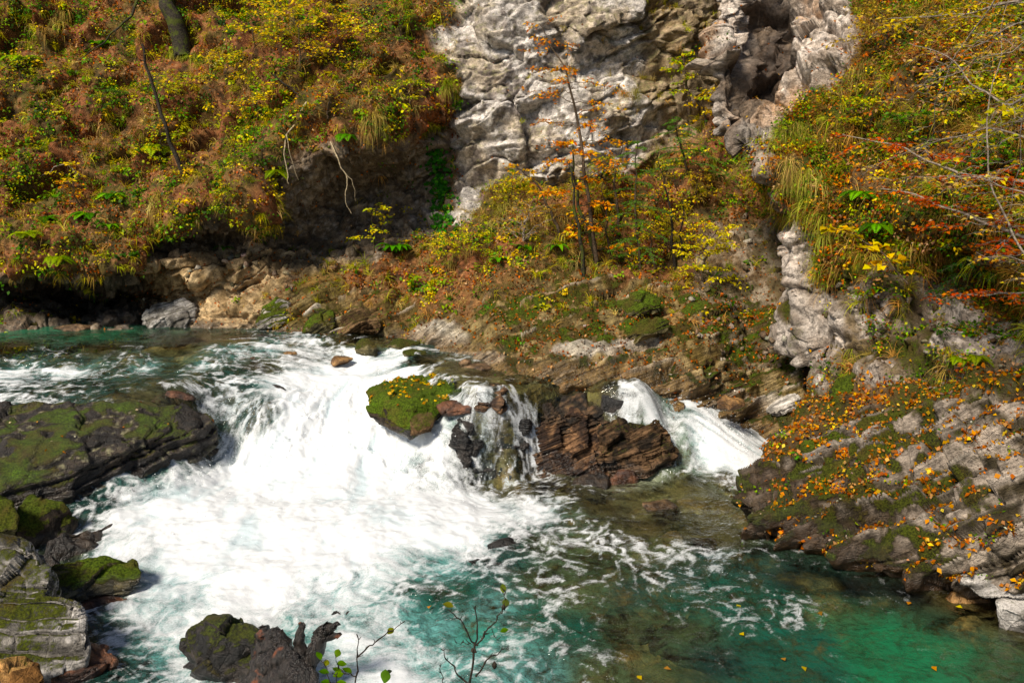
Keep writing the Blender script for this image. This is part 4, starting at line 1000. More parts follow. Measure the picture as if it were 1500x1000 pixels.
rock("rock", "low dark wet rock lying in the shallows below the brown ledge",
     [('w',836,712,0.02),('w',890,712,0.02),(892,700,12.75),(865,692,12.85),(842,702,12.75),('w',870,690,0)] + sunk([('w',836,714,0.0),('w',890,714,0.0)], .3),
     'dark', 0.016, moss=0.0, facet=0.04, rough=0.03, wet=.85, seed=56)
rock("rock", "flat brown rock beside the pale pool below the ledge",
     [('w',888,705,0.02),('w',935,700,0.02),(930,690,12.9),(905,688,12.95)] + sunk([('w',888,708,0.0),('w',935,702,0.0)], .3),
     'rust', 0.016, moss=0.0, facet=0.03, rough=0.03, wet=.8, seed=57)
for i, (lab, u, v, z, rx, rz, pal) in enumerate([
    ("dark red rock veiled by water at the head of the falls", 368, 548, 1.05, .27, .34, 'rust'),
    ("ochre boulder with water sliding past it above the falls", 424, 525, 1.28, .26, .15, 'orange'),
    ("orange boulder on the lip in the middle of the main falls", 499, 528, 1.25, .26, .13, 'orange'),
    ("mossy dark boulder at the far lip above the orange boulder", 540, 512, 1.38, .32, .24, 'olive'),
    ("low dark mossy stone beside the far lip of the main falls", 590, 508, 1.38, .38, .18, 'olive'),
    ("flat mossy stone lying by the far bank next to the white rock", 605, 518, 1.38, .28, .10, 'olive'),
    ("small brown stone on the pale shallow shelf", 682, 532, 1.38, .14, .11, 'brown'),
    ("wide flat stone on the pale shallow shelf", 700, 538, 1.36, .34, .07, 'brown'),
    ("dark wet rock at the crest left of the main falls", 400, 578, .98, .30, .18, 'black'),
    ("rusty rock under thin water at the edge of the mossy slab", 252, 585, 1.15, .40, .12, 'rust'),
    ("black rock breaking the foam in the middle of the lower pool", 738, 806, -.06, .36, .16, 'black'),
    ("dark low rock in the foam near the middle of the pool", 712, 828, -.04, .30, .12, 'black'),
    ("dark wet boulder at the far bank above the mossy stones", 655, 498, 1.42, .25, .16, 'olive'),
    ("small dark stone at the crest beside the ochre boulder", 386, 496, 1.46, .16, .10, 'black'),
    ("dark angular stone on the shore inside the cave mouth", 176, 470, 1.55, .50, .34, 'dark'),
    ("low brown stone at the water's edge inside the cave", 108, 480, 1.5, .45, .12, 'brown'),
    ("low mossy stone at the left end of the cave", 20, 474, 1.52, .7, .25, 'olive'),
    ("rust-stained stone at the foot of the side channel", 1068, 590, 1.0, .26, .14, 'orange'),
    ("amber wet stone under the cliff foot beside the emerald pool", 1432, 884, -.03, .40, .13, 'orange'),
    ("dark sunken stone just right of the amber stone", 1492, 905, -.05, .30, .12, 'brown'),
    ("round olive rock submerged in the green lower pool", 925, 915, -.32, .36, .28, 'olive'),
    ("dark wide rock submerged below the green lower pool", 1010, 945, -.45, .6, .35, 'dark'),
    ("brown stone in the shallows under the slab's left nose", 1035, 795, -.08, .35, .12, 'rust'),
    ("brown stone in the shallows below the side channel", 965, 742, -.06, .35, .10, 'brown'),
    ("blackish stone in the foam near the lower left driftwood", 515, 905, -.06, .28, .12, 'black'),
    ]):
    c = Wz(u, v, z)
    r_ = np.random.default_rng(100 + i)
    pts = []
    for k in range(16):
        d = r_.normal(size=3); d /= np.linalg.norm(d)
        s = 0.85 + 0.3 * r_.random()
        pts.append(('x', c[0] + d[0] * rx * s, c[1] + d[1] * rx * .75 * s, c[2] + d[2] * rz * s))
    rock("boulder" if rz > .12 else "stone", lab, pts, pal, max(.012, min(.024, rx * .07)), moss=0.75 if pal == 'olive' else 0.05, mossdir=.1,
         facet=.12 * rz, fsc=3.5, rough=.09 * rz + .006, wet=0.25 if pal == 'olive' else .55, seed=60 + i)
# right edge
rock("rock_slab", "grey slab with a sunlit upper edge leaning under the cliff at the right edge",
     [(1408,838,8.9),(1440,815,9.0),(1500,798,9.0),(1620,760,8.9),(1620,840,8.3),(1500,872,8.4),(1440,872,8.6),(1412,850,8.8),(1500,800,9.8),(1620,780,9.8)],
     'grey', 0.018, moss=0.35, lay=True, th=0.10, layamp=0.045, blk=.5, facet=0.05, rough=0.03, seed=91, bedn=(-0.4,-0.2,0.9))
rock("boulder", "grey boulder at the waterline in the lower right corner under the slab",
     [(1458,880,8.5),(1475,866,8.6),(1510,858,8.6),(1600,860,8.5),(1600,900,8.1),(1500,902,8.2),(1465,890,8.4),(1510,860,9.1)] + sunk([(1600,900,8.2),(1465,892,8.5)], .4),
     'grey', 0.018, moss=0.3, facet=0.05, rough=0.03, wetz=0.02, seed=92)
# foreground mossy boulder by the driftwood
rock("boulder", "dark mossy boulder in front of the white water beside the driftwood stump",
     [('w',270,945,0.08),('w',300,990,0.0),('w',380,1000,0),(266,935,7.9),(285,918,7.95),(330,903,7.95),(350,910,7.9),(372,925,7.8),(395,935,7.7),(390,985,7.4),(300,965,7.6),(280,945,7.75),(330,905,8.4)] + [(268,948,7.8),(284,960,7.55),(275,925,8.0),(318,906,7.8),(362,912,7.75)] + sunk([(300,985,7.6),('w',390,1010,0),(340,940,8.4)], .35),
     'black', 0.012, moss=0.6, mossdir=0.45, facet=0.10, fsc=3.2, rough=0.07, wet=.5, seed=93)
# boulders on the far bank
for i, (lab, pts, pal, ms) in enumerate([
    ("pale rough rock ramp with a mossy foot beside the cave mouth", [(205,478),(212,455),(235,440),(268,437),(285,450),(288,470),(270,479)], 'grey', .35),
    ("brightly mossed bank boulder above the upper pool's far shore", [(372,470),(385,448),(405,437),(425,442),(428,462),(410,478),(380,480)], 'pale', .85),
    ("squat dark-green mossy boulder at the water's edge on the far bank", [(440,490),(448,462),(465,450),(488,455),(492,480),(485,492)], 'olive', .95),
    ("upright brown-faced boulder on the far bank beside the white streaked rock", [(495,488),(500,455),(530,440),(555,450),(560,480),(550,490)], 'brown', .4),
    ("mossy block perched above the bank at the foot of the thicket", [(896,470),(905,440),(940,425),(965,432),(968,452),(930,472)], 'olive', .9),
    ("overhanging mossy block on the right part of the far bank", [(905,492),(920,478),(960,462),(985,470),(975,490),(930,505)], 'olive', .8),
    ("pale boulder peeking from moss beside the side channel", [(1125,606),(1140,588),(1165,575),(1174,580),(1165,598),(1140,610)], 'pale', .25),
    ("square mossy boulder at the base of the cliff rib", [(1215,585),(1225,560),(1250,545),(1265,555),(1262,580),(1240,592)], 'olive', .9),
    ]):
    us = np.array([p[0] for p in pts]); vs = np.array([p[1] for p in pts])
    Gs, us_, vs_ = (B_G, B_u, B_v) if i == 7 else (A_G, A_u, A_v)
    k = np.argmin((us_ - us.mean()) ** 2 + (vs_ - vs.max() + 6) ** 2 + 0.0 * us_)
    y = Gs.reshape(-1, 3)[k][1]
    hp = [(u, v, y - 0.12 + 0.35 * (vs.max() - v) / max(1, vs.max() - vs.min())) for u, v in pts]
    ctr = P(us.mean(), vs.mean(), y)
    w_ = (us.max() - us.min()) / FPX * y
    hp += [('x', ctr[0] - .3 * w_, ctr[1] + .5, ctr[2] - .2), ('x', ctr[0] + .3 * w_, ctr[1] + .6, ctr[2]), ('x', ctr[0], ctr[1] - .22 * w_, ctr[2] - .02)]
    rock("boulder", lab, hp, pal, .02, moss=ms, mossdir=.2, lay=True, th=.09, layamp=.035, facet=.07, rough=.035, seed=120 + i, bedn=BED)
# ------------------------------------------------------------------ vegetation helpers
bpy.context.view_layer.update()
_dg = DG()

def hit(u, v, objs=None):
    d = Vector(ray(u, v)).normalized(); o = Vector((0, 0, CAM_H)); best = None
    for ob in (objs or (hill_o, cliff_o)):
        ok, loc, nrm, idx = ob.ray_cast(o, d, depsgraph=_dg)
        if ok and (best is None or (loc - o).length < best[2]):
            best = (np.array(loc), np.array(nrm), (loc - o).length)
    if best is None: return P(u, v, 16), np.array([0, -.7, .7])
    n = best[1]
    if n @ np.array(d) > 0: n = -n
    return best[0], n

def sample(G, N, w, n, seed):
    r = np.random.default_rng(seed)
    a = np.linalg.norm(np.cross(np.gradient(G, axis=1), np.gradient(G, axis=0)), axis=-1)
    w = (np.clip(w, 0, None) * a).ravel(); c = np.cumsum(w); c /= c[-1]
    i = np.searchsorted(c, r.random(n))
    return G.reshape(-1, 3)[i] + r.normal(size=(n, 3)) * .012, N.reshape(-1, 3)[i], i

def unit(a): return a / (np.linalg.norm(a, axis=-1, keepdims=True) + 1e-9)

def leaf_geo(pos, nrm, axis, ln, wd, fold=0.18):
    nrm = unit(nrm); axis = unit(axis - nrm * (axis * nrm).sum(-1, keepdims=True)); side = np.cross(nrm, axis)
    ln = np.asarray(ln)[:, None]; wd = np.asarray(wd)[:, None]
    mid = pos + axis * ln * .45
    V = np.stack([pos, mid + side * wd * .5 + nrm * wd * fold, pos + axis * ln - nrm * ln * .12, mid - side * wd * .5 + nrm * wd * fold], 1)
    n = len(pos)
    F = np.arange(n * 4).reshape(n, 4)
    return V.reshape(-1, 3), F

def pick(pal, n, r, var=.25):
    pal = np.array(pal); c = pal[r.integers(0, len(pal), n)]
    return np.clip(c * np.exp(r.normal(size=(n, 1)) * var) * np.exp(r.normal(size=(n, 3)) * .06), 0, .9)

def litter(name, label, G, N, w, n, pal, lmin, lmax, seed, up=.55, lift=.012):
    r = np.random.default_rng(seed)
    p, nm, _ = sample(G, N, w, n, seed)
    nn = unit(nm + r.normal(size=nm.shape) * up)
    ax = r.normal(size=p.shape)
    ln = lmin + (lmax - lmin) * r.random(n) ** 1.5
    V, F = leaf_geo(p + nm * lift, nn, ax, ln, ln * (.55 + .3 * r.random(n)))
    o = put_mesh(name, V, F, M_LEAF, np.repeat(pick(pal, n, r), 4, 0), smooth=False)
    tag(o, label, "leaves", kind="stuff"); return o

def tufts_geo(p, nm, nb, L, r, pal, width=.008, droop=1.0, spread=.6, seg=4):
    n = len(p); m = n * nb
    P0 = np.repeat(p, nb, 0) + r.normal(size=(m, 3)) * .025
    Nm = np.repeat(nm, nb, 0)
    d = unit(Nm + r.normal(size=(m, 3)) * spread + np.array([0, 0, .35]))
    Ls = np.repeat(L, nb) * (.5 + .6 * r.random(m))
    step = (Ls / seg)[:, None]
    side = unit(np.cross(d, r.normal(size=(m, 3)) + np.array([0, -.5, 0])))
    pts = [P0]; cur = P0.copy(); dd = d.copy()
    for s in range(seg):
        cur = cur + dd * step; pts.append(cur.copy())
        dd = unit(dd + np.array([0, -.05, -1]) * droop * (.35 + .25 * s))
    V = []
    for s, q in enumerate(pts):
        wd = width * (1 - (s / seg) ** 1.5 * .85) * .5
        V += [q - side * wd, q + side * wd]
    V = np.stack(V, 1)                     # m, 2(seg+1), 3
    base = np.arange(m)[:, None] * 2 * (seg + 1)
    F = np.concatenate([base + np.array([2 * s, 2 * s + 1, 2 * s + 3, 2 * s + 2]) for s in range(seg)], 0)
    ct = pick(pal, n, r, .3); c = np.repeat(ct, nb, 0) * np.exp(r.normal(size=(m, 1)) * .25)
    return V.reshape(-1, 3), F, np.repeat(np.clip(c, 0, .9), 2 * (seg + 1), 0)

def tubes(lines, sides=6):
    Vs, Fs, off = [], [], 0
    for pts, rad in lines:
        pts = np.asarray(pts, float); rad = np.asarray(rad, float); n = len(pts)
        t = unit(np.gradient(pts, axis=0))
        ref = np.array([0.31, 0.77, 0.2]) if abs(t[0] @ np.array([0.36, .9, .23])) < .9 else np.array([1., 0, 0])
        a = unit(np.cross(t, ref)); b = np.cross(t, a)
        th = np.arange(sides) * 2 * np.pi / sides
        ring = pts[:, None] + rad[:, None, None] * (a[:, None] * np.cos(th)[None, :, None] + b[:, None] * np.sin(th)[None, :, None])
        Vs.append(ring.reshape(-1, 3))
        i = np.arange(n - 1)[:, None] * sides; j = np.arange(sides)[None]; k = (j + 1) % sides
        Fs.append(np.stack([i + j, i + k, i + sides + k, i + sides + j], -1).reshape(-1, 4) + off)
        off += n * sides
    return np.concatenate(Vs), np.concatenate(Fs)

def smooth_line(pts, n):
    pts = np.asarray(pts, float)
    return catmull(pts, np.linspace(0, len(pts) - 1, n))

def wig(line, amp, r, fr=3.0):
    n = len(line); t = np.linspace(0, 1, n)
    o = sum(np.sin(t[:, None] * fr * (k + 1) * 2 * np.pi + r.random(3) * 6.28) / (k + 1) for k in range(3))
    return line + o * amp * np.minimum(1, t * 5)[:, None]

YEL = [(.78,.52,.02),(.66,.46,.02),(.55,.36,.02),(.42,.40,.03)]
YGR = [(.32,.38,.02),(.48,.44,.02),(.20,.30,.02),(.60,.44,.02)]
ORA = [(.75,.22,.015),(.68,.30,.02),(.72,.38,.03),(.52,.13,.015)]
RED = [(.40,.07,.02),(.48,.12,.03),(.32,.05,.02),(.52,.18,.05)]
GRE = [(.06,.16,.012),(.09,.22,.015),(.13,.24,.02),(.04,.11,.012)]
MIX = [(.55,.40,.03),(.50,.22,.03),(.28,.30,.03),(.42,.16,.03)]
BRN = [(.12,.05,.02),(.15,.06,.02),(.40,.10,.025),(.46,.17,.05),(.40,.23,.11),(.17,.06,.025),(.36,.12,.035),(.44,.27,.15)]

def branchy(trunk, r0, r, nb, blen, nsub, start, upang, droop, leaf_sp, leaf_len, pal, flat, bare=0.0, first_r=.35, lw=.6, side=None, taper=.12, sub_sp=.5):
    """trunk polyline -> (tube lines, leaf pos/normal/axis/len arrays)"""
    n = len(trunk); tt = np.linspace(0, 1, n)
    rad = r0 * (1 - (1 - taper) * tt)
    lines = [(trunk, rad)]; twigs = []
    for b in range(nb):
        t = start + (1 - start) * ((b + r.random()) / nb)
        i = min(n - 2, int(t * (n - 1)))
        p0 = trunk[i]
        az = b * 2.4 + r.random() * .9
        hd = np.array([math.cos(az), math.sin(az), 0])
        if side is not None: hd = unit(hd * .8 + np.asarray(side))
        L = blen * (.55 + .6 * r.random()) * (1.05 - .6 * max(0, (t - start)) / (1 - start + 1e-6))
        m = 9; s = np.linspace(0, 1, m)[:, None]
        el = upang + r.normal() * .18
        ln = p0 + L * (hd * math.cos(el) * s + np.array([0, 0, 1]) * (math.sin(el) * s - droop * s * s))
        ln = wig(ln, L * .025, r)
        rb = max(.003, rad[i] * first_r)
        lines.append((ln, rb * (1 - .75 * s[:, 0])))
        twigs.append((ln[2:], L))
        for k in range(nsub):
            q = .25 + .7 * (k + r.random() * .6) / max(1, nsub)
            j = min(m - 2, int(q * (m - 1)))
            dd = unit(ln[j + 1] - ln[j]); sd = unit(np.cross(dd, [0, 0, 1])) * (1 if k % 2 else -1)
            l2 = L * sub_sp * (1.1 - q * .7) * (.6 + .6 * r.random())
            s2 = np.linspace(0, 1, 6)[:, None]
            l_2 = ln[j] + l2 * (unit(dd * .75 + sd * .75 + np.array([0, 0, r.normal() * .12])) * s2 + np.array([0, 0, -droop * .6]) * s2 * s2)
            l_2 = wig(l_2, l2 * .03, r)
            lines.append((l_2, max(.002, rb * .45) * (1 - .7 * s2[:, 0])))
            twigs.append((l_2, l2))
    lp, la, lc = [], [], []
    for ln, L in twigs:
        if r.random() < bare: continue
        k = max(2, int(L / leaf_sp))
        q = r.random(k) ** .8 * (len(ln) - 1.001); i = q.astype(int); f = (q - i)[:, None]
        p = ln[i] * (1 - f) + ln[i + 1] * f
        d = unit(ln[i + 1] - ln[i]); sd = np.cross(d, [0, 0, 1.]) * np.where(r.random(k) < .5, 1, -1)[:, None]
        lp.append(p + r.normal(size=p.shape) * .012); la.append(unit(d * .5 + sd + r.normal(size=p.shape) * .35)); lc.append(k)
    lp = np.concatenate(lp); la = np.concatenate(la); k = len(lp)
    nm = unit(np.array([0, -.25, 1.0]) * flat + r.normal(size=lp.shape) * .45)
    ll = leaf_len * (.6 + .6 * r.random(k))
    return lines, (lp, nm, la, ll, ll * lw)

def tree(name, label, cat, trunk_pts, r0, pal, bark, seed, nb=14, blen=.9, nsub=5, start=.3, upang=.45, droop=.25, leaf_sp=.03, leaf_len=.07,
         flat=1.0, bare=0.0, group=None, mat=None, n=24, extra=None, wob=.02, lw=.6, side=None, first_r=.35, sub_sp=.5, sides=6, taper=.12, leaves=True, crown="crown", trunk_name="trunk"):
    r = np.random.default_rng(seed)
    tl = wig(smooth_line(trunk_pts, n), wob, r, 2)
    lines, lf = branchy(tl, r0, r, nb, blen, nsub, start, upang, droop, leaf_sp, leaf_len, pal, flat, bare, first_r, lw, side, taper, sub_sp) if nb else ([(tl, r0 * (1 - .85 * np.linspace(0, 1, n)))], None)
    for ex in (extra or []):
        el = wig(smooth_line(ex[0], 14), wob, r, 2); lines.append((el, ex[1] * (1 - .8 * np.linspace(0, 1, 14))))
    root = empty(name, tuple(trunk_pts[0]))
    V, F = tubes(lines, sides)
    t = put_mesh(trunk_name, V, F, bark); adopt(t, root)
    if lf is not None and leaves:
        V, F = leaf_geo(*lf)
        c = put_mesh(crown, V, F, mat or M_LEAF, np.repeat(pick(pal, len(lf[0]), r), 4, 0), smooth=False); adopt(c, root)
    tag(root, label, cat, group)
    return root

def fern(label, base, nrm, n, L, pal, seed, strap=False, group=None, name="fern", droop=.9, wid=.28):
    r = np.random.default_rng(seed)
    Vs, Fs, Cs, off = [], [], [], 0
    for k in range(n):
        az = k * 2.4 + r.random()
        hd = unit(np.array([math.cos(az), math.sin(az), 0]) + .45 * nrm)
        l = L * (.7 + .5 * r.random()); m = 12; s = np.linspace(0, 1, m)[:, None]
        ln = base + l * (hd * s * .85 + np.array([0, 0, 1]) * (.75 * s - droop * s * s))
        d = unit(np.gradient(ln, axis=0)); sd = unit(np.cross(d, [0, 0, 1.])); up = np.cross(sd, d)
        c = pick(pal, 1, r)[0]
        if strap:
            wd = l * .14 * np.sin(np.pi * np.clip(s * .92 + .08, 0, 1)) + .004
            V = np.stack([ln - sd * wd + up * wd * .3, ln, ln + sd * wd + up * wd * .3], 1).reshape(-1, 3)
            i = np.arange(m - 1)[:, None] * 3
            F = np.concatenate([i + np.array([0, 1, 4, 3]), i + np.array([1, 2, 5, 4])])
            C = np.repeat(c[None], len(V), 0)
        else:
            q = np.linspace(.12, .98, 16); ip = q * (m - 1.001); ii = ip.astype(int); f = (ip - ii)[:, None]
            pp = ln[ii] * (1 - f) + ln[ii + 1] * f; dd = d[ii]; ss = sd[ii]; uu_ = up[ii]
            ll = l * wid * np.sin(np.pi * (q * .85 + .13)) + .01
            P2 = np.concatenate([pp, pp]); A2 = np.concatenate([ss + .35 * dd, -ss + .35 * dd]); L2 = np.concatenate([ll, ll])
            V, F = leaf_geo(P2, np.concatenate([uu_, uu_]), A2, L2, L2 * 0 + l * .075, .05)
            rV, rF = tubes([(ln, .004 * (1 - .7 * s[:, 0]))], 3)
            F = np.concatenate([F, rF + len(V)]); V = np.concatenate([V, rV])
            C = np.repeat(c[None], len(V), 0) * 1.0
        Vs.append(V); Fs.append(F + off); Cs.append(C); off += len(V)
    o = put_mesh(name, np.concatenate(Vs), np.concatenate(Fs), M_LEAF, np.concatenate(Cs), smooth=False)
    tag(o, label, "fern", group)
    return o

# ------------------------------------------------------------------ ground cover
frA = ((A_u > -120) & (A_u < 1620) & (A_v > -120)).astype(float)
frB = ((B_u > 1000) & (B_u < 1620) & (B_v > -120)).astype(float)
hA = (1 - A_rock) * (1 - .92 * sstep(330, 348, A_v) * sstep(205, 225, A_u) * sstep(440, 400, A_u))
cl = sstep(-.25, .35, fbm(A_G, 1.3, 3, off=301)); cl2 = sstep(-.05, .25, fbm(A_G, 1.0, 3, off=321)); cl3 = sstep(.0, .3, fbm(A_G, 1.2, 3, off=341))
left = sstep(760, 600, A_u)
gap = (1 - .9 * A_dent) * sstep(-.55, -.25, fbm(A_G, 1.8, 3, off=361))
litter("leaf_litter", "russet leaf litter covering the hillside and bank", A_G, A_N, frA * (hA * (.15 + cl) * gap + .95 * A_mossm * sstep(575, 490, A_v) * sstep(.35, .75, A_up) * sstep(-.2, .2, fbm(A_G, 2.4, 2, off=15)) + .10 * A_bank * sstep(.3, .8, A_up) + .10 * A_gully + .015 * A_cliff * sstep(.5, .8, A_up) + .12 * A_brown), 115000, BRN, .035, .075, 401)
litter("fallen_leaves", "orange and yellow fallen leaves lying on the bedded slab and ledge", B_G, B_N,
       frB * (sstep(.35, .75, B_up) * (sstep(1050, 1300, B_u + 80 * fbm(B_G, .8, 2, off=5)) * .8 + .2) * sstep(540, 590, B_v) * (.03 + 1.6 * sstep(.0, .22, fbm(B_G, 3.2, 3, off=9))) + .35 * (1 - np.maximum(B_cl, B_slab)) + .03 * B_cl * sstep(.4, .7, B_up)), 32000,
       [(.52,.20,.03),(.58,.30,.05),(.42,.13,.03),(.30,.12,.04),(.62,.42,.08),(.40,.22,.10),(.34,.10,.03)], .030, .082, 402)

def undergrowth(name, label, G, N, w, n, k, pals, probs, lmin, lmax, rad, h, seed):
    r = np.random.default_rng(seed)
    p, nm, ii = sample(G, N, w, n, seed)
    kk = n * k
    hgt = h * (.4 + .8 * r.random(n))
    off = r.normal(size=(n, k, 3)) * rad * np.array([1, 1, .5])
    pos = p[:, None] + nm[:, None] * (hgt[:, None] * r.random((n, k)))[..., None] + off * (.6 + .8 * r.random((n, 1, 1)))
    # keep leaves on the outside of the slope
    pr_ = ((pos - p[:, None]) * nm[:, None]).sum(-1)
    pos += nm[:, None] * np.clip(.015 - pr_, 0, None)[..., None]
    pos = pos.reshape(-1, 3)
    nn = unit(np.repeat(nm, k, 0) * .6 + np.array([0, -.15, .8]) + r.normal(size=(kk, 3)) * .45)
    ax = r.normal(size=(kk, 3)) + np.array([0, 0, -.4])
    ln = np.repeat(lmin + (lmax - lmin) * r.random(n), k) * (.7 + .5 * r.random(kk))
    V, F = leaf_geo(pos, nn, ax, ln, ln * (.5 + .25 * r.random(kk)))
    zone = RV[(np.floor(fbm(p, .8, 2, off=seed) * 9).astype(int)) & 255][:, 0]
    ch = (r.random(n) * .65 + zone * .35)
    cum = np.cumsum(probs) / np.sum(probs); pi = np.searchsorted(cum, np.clip(ch, 0, .999))
    c = np.zeros((n, 3))
    for q in range(len(pals)):
        sel = pi == q
        if sel.any(): c[sel] = pick(pals[q], sel.sum(), r)
    c = np.repeat(c, k, 0) * np.exp(r.normal(size=(kk, 1)) * .22)
    o = put_mesh(name, V, F, M_LEAF, np.repeat(np.clip(c, 0, .9), 4, 0), smooth=False)
    tag(o, label, "undergrowth", kind="stuff"); return o

DKGR = [(.03,.075,.010),(.045,.10,.012),(.06,.085,.015)]
undergrowth("undergrowth", "low green and yellow undergrowth over the far hillside", A_G, A_N,
            frA * hA * (left * (.05 + cl2 + .3 * cl3) + (1 - left) * .35 * sstep(520, 440, A_v)) * (.35 + .65 * gap), 6000, 13, [DKGR, GRE, YGR, YEL, ORA], [.26, .24, .22, .17, .07], .03, .10, .085, .16, 411)
undergrowth("undergrowth", "dense mixed undergrowth over the right-hand slope", B_G, B_N,
            frB * (1 - np.maximum(B_cl, B_slab)) * (B_v < 540) * sstep(-.4, .2, fbm(B_G, 1.2, 3, off=8)), 2600, 13, [DKGR, GRE, YGR, BRN, ORA, YEL], [.22, .16, .16, .22, .12, .12], .04, .075, .09, .20, 412)
undergrowth("undergrowth", "ferny green and russet growth clinging to the cliff foot at right", B_G, B_N,
            frB * B_cl * sstep(380, 430, B_v) * sstep(570, 550, B_v) * sstep(1190, 1260, B_u) * sstep(.05, .35, fbm(B_G, 1.9, 3, off=48)), 420, 11, [DKGR, GRE, YGR, BRN, ORA], [.25, .2, .2, .2, .15], .035, .07, .08, .12, 414)
undergrowth("ground_plants", "sprigs of green and yellow plants on the slab ledges", B_G, B_N,
            frB * sstep(.4, .8, B_up) * (B_v > 540) * sstep(.15, .4, fbm(B_G, 1.6, 2, off=28)), 130, 7, [GRE, YGR, YEL], [.5, .3, .2], .03, .06, .05, .07, 413)

r = np.random.default_rng(420)
p, nm, _ = sample(A_G, A_N, frA * (hA * (.3 + cl3) * (left + .55 * (1 - left) * (sstep(470, 400, A_v) + 2.2 * sstep(430, 390, A_v) * sstep(680, 720, A_u))) + (.10 + .5 * sstep(880, 950, A_u)) * A_cliff * sstep(.15, .55, A_up) + .25 * A_mossm * sstep(500, 440, A_v)), 4600, 421)
V, F, C = tufts_geo(p, nm, 20, .16 + .22 * r.random(len(p)), r, [(.40,.26,.09),(.46,.32,.12),(.38,.34,.04),(.26,.28,.03),(.40,.34,.06)], .010, 1.0, .8)
tag(put_mesh("grass", V, F, M_GRASS, C), "drooping straw-coloured grass on the far hillside", "grass", kind="stuff")
p, nm, _ = sample(B_G, B_N, frB * (1 - np.maximum(B_cl, B_slab)) * (B_v < 520) * sstep(-.3, .3, fbm(B_G, 1.5, 3, off=88)) + frB * .35 * B_cl * sstep(380, 430, B_v) * sstep(570, 550, B_v) * sstep(1190, 1260, B_u) * sstep(.0, .3, fbm(B_G, 2.3, 3, off=58)), 1050, 422)
V, F, C = tufts_geo(p, nm, 24, .22 + .3 * r.random(len(p)), r, [(.36,.24,.08),(.30,.28,.05),(.22,.25,.03),(.36,.20,.07)], .009, 1.0, .8)
tag(put_mesh("grass", V, F, M_GRASS, C), "drooping green and straw grass on the right-hand slope", "grass", kind="stuff")
# ------------------------------------------------------------------ hanging grass tufts that stand out
def hang(label, uvs, L, nb, pal, seed, width=.009, k=3, group=None, dr=1.1):
    r = np.random.default_rng(seed); ps, ns = [], []
    for u, v in uvs:
        for _ in range(k):
            q, n = hit(u + r.normal() * 9, v + r.normal() * 7); ps.append(q); ns.append(unit(n + np.array([0, -.4, .3])))
    V, F, C = tufts_geo(np.array(ps), np.array(ns), nb, L * (.7 + .5 * r.random(len(ps))), r, pal, width, dr, .75, 6)
    tag(put_mesh("grass_tuft", V, F, M_GRASS, C), label, "grass", group)
GG = [(.28,.30,.05),(.22,.28,.03),(.34,.30,.07),(.30,.24,.06)]
GS = [(.38,.27,.10),(.32,.22,.08),(.30,.26,.07)]
hang("shaggy green-gold grass curtain spilling over the rib's shoulder", [(1150,195),(1135,215),(1165,205),(1180,200)], .45, 46, GG + GS, 501, k=5)
hang("long straw-green grass curtain lower on the overgrown rib", [(1160,255),(1180,262),(1195,270),(1172,275)], .48, 46, GG + GS, 502, k=5)
hang("grass tuft drooping over the white strip of the rib", [(1185,315),(1195,330)], .6, 50, GG, 503)
hang("green grass tuft at the cliff foot under the yellow maple leaves", [(1195,385),(1205,395)], .5, 50, GG, 504)
hang("yellowish grass tuft hanging between the rock columns", [(1262,388),(1275,392)], .42, 40, GG + GS, 505)
hang("wide grass tuft hanging above the dark recess", [(1310,365),(1330,362),(1345,368)], .42, 40, GG + GS, 506)
hang("bright grass tuft on the edge of the slope beside the pale cliff", [(655,118),(662,128)], .5, 60, GG, 507)
hang("straw grass tuft on top of the big mossy hummock at upper left", [(75,28),(100,26),(60,36)], .5, 50, GS, 508, .012)
hang("pale straw tuft fringing the overhang above the ivy", [(555,176),(540,182)], .5, 50, GS, 509, .012)
hang("straw grass mound at the top of the thicket slope", [(745,312),(765,300),(730,330),(780,320)], .55, 50, GS, 510, .011)
hang("tan grass clump on the thicket slope beside the slender trunks", [(800,320),(815,340),(830,315)], .5, 50, GS, 511, .011)
hang("small bright tuft on the pale cliff ledge", [(748,255)], .3, 50, GG, 512, k=1)
hang("straw tuft on a ledge of the right part of the pale cliff", [(930,135),(925,140)], .35, 50, GS, 513)
hang("grass fringe hanging over the slope edge left of the hart's-tongue ferns", [(230,308),(228,318)], .5, 50, GS, 514, .011)
hang("tan grass patch drooping from a step halfway up the left slope", [(165,195),(150,200)], .45, 50, GS, 515, .012)
hang("grassy tuft under the leaning mossy tree", [(265,80),(255,88),(275,90)], .4, 50, GG, 516, .011)
hang("straw grass on the sunny bank below the thicket", [(670,375),(655,385),(690,370)], .4, 40, GS, 517)
hang("tuft of grass high on the right-hand slope by the pale rocks", [(1270,105),(1255,120)], .6, 50, GS, 518)

# ------------------------------------------------------------------ ivy
r = np.random.default_rng(530); pp = []; nn = []
path = [(640,228,14),(645,250,18),(640,268,18),(648,285,18),(644,305,17),(652,325,15),(650,340,10)]
for u, v, w in path:
    for _ in range(70):
        q, n = hit(u + r.normal() * w * .55, v + r.normal() * 11, (hill_o,)); pp.append(q + n * .05); nn.append(n)
pp = np.array(pp); nn = np.array(nn)
V, F = leaf_geo(pp, unit(nn + np.array([0, -.3, .5]) + r.normal(size=pp.shape) * .35), r.normal(size=pp.shape) + np.array([0, 0, -1.2]), np.full(len(pp), .10), np.full(len(pp), .09))
tag(put_mesh("ivy", V, F, M_LEAF, np.repeat(pick([(.03,.13,.018),(.05,.19,.025),(.08,.26,.03)], len(pp), r), 4, 0), smooth=False), "dark green ivy hanging down the cliff at the end of the overhang", "ivy")

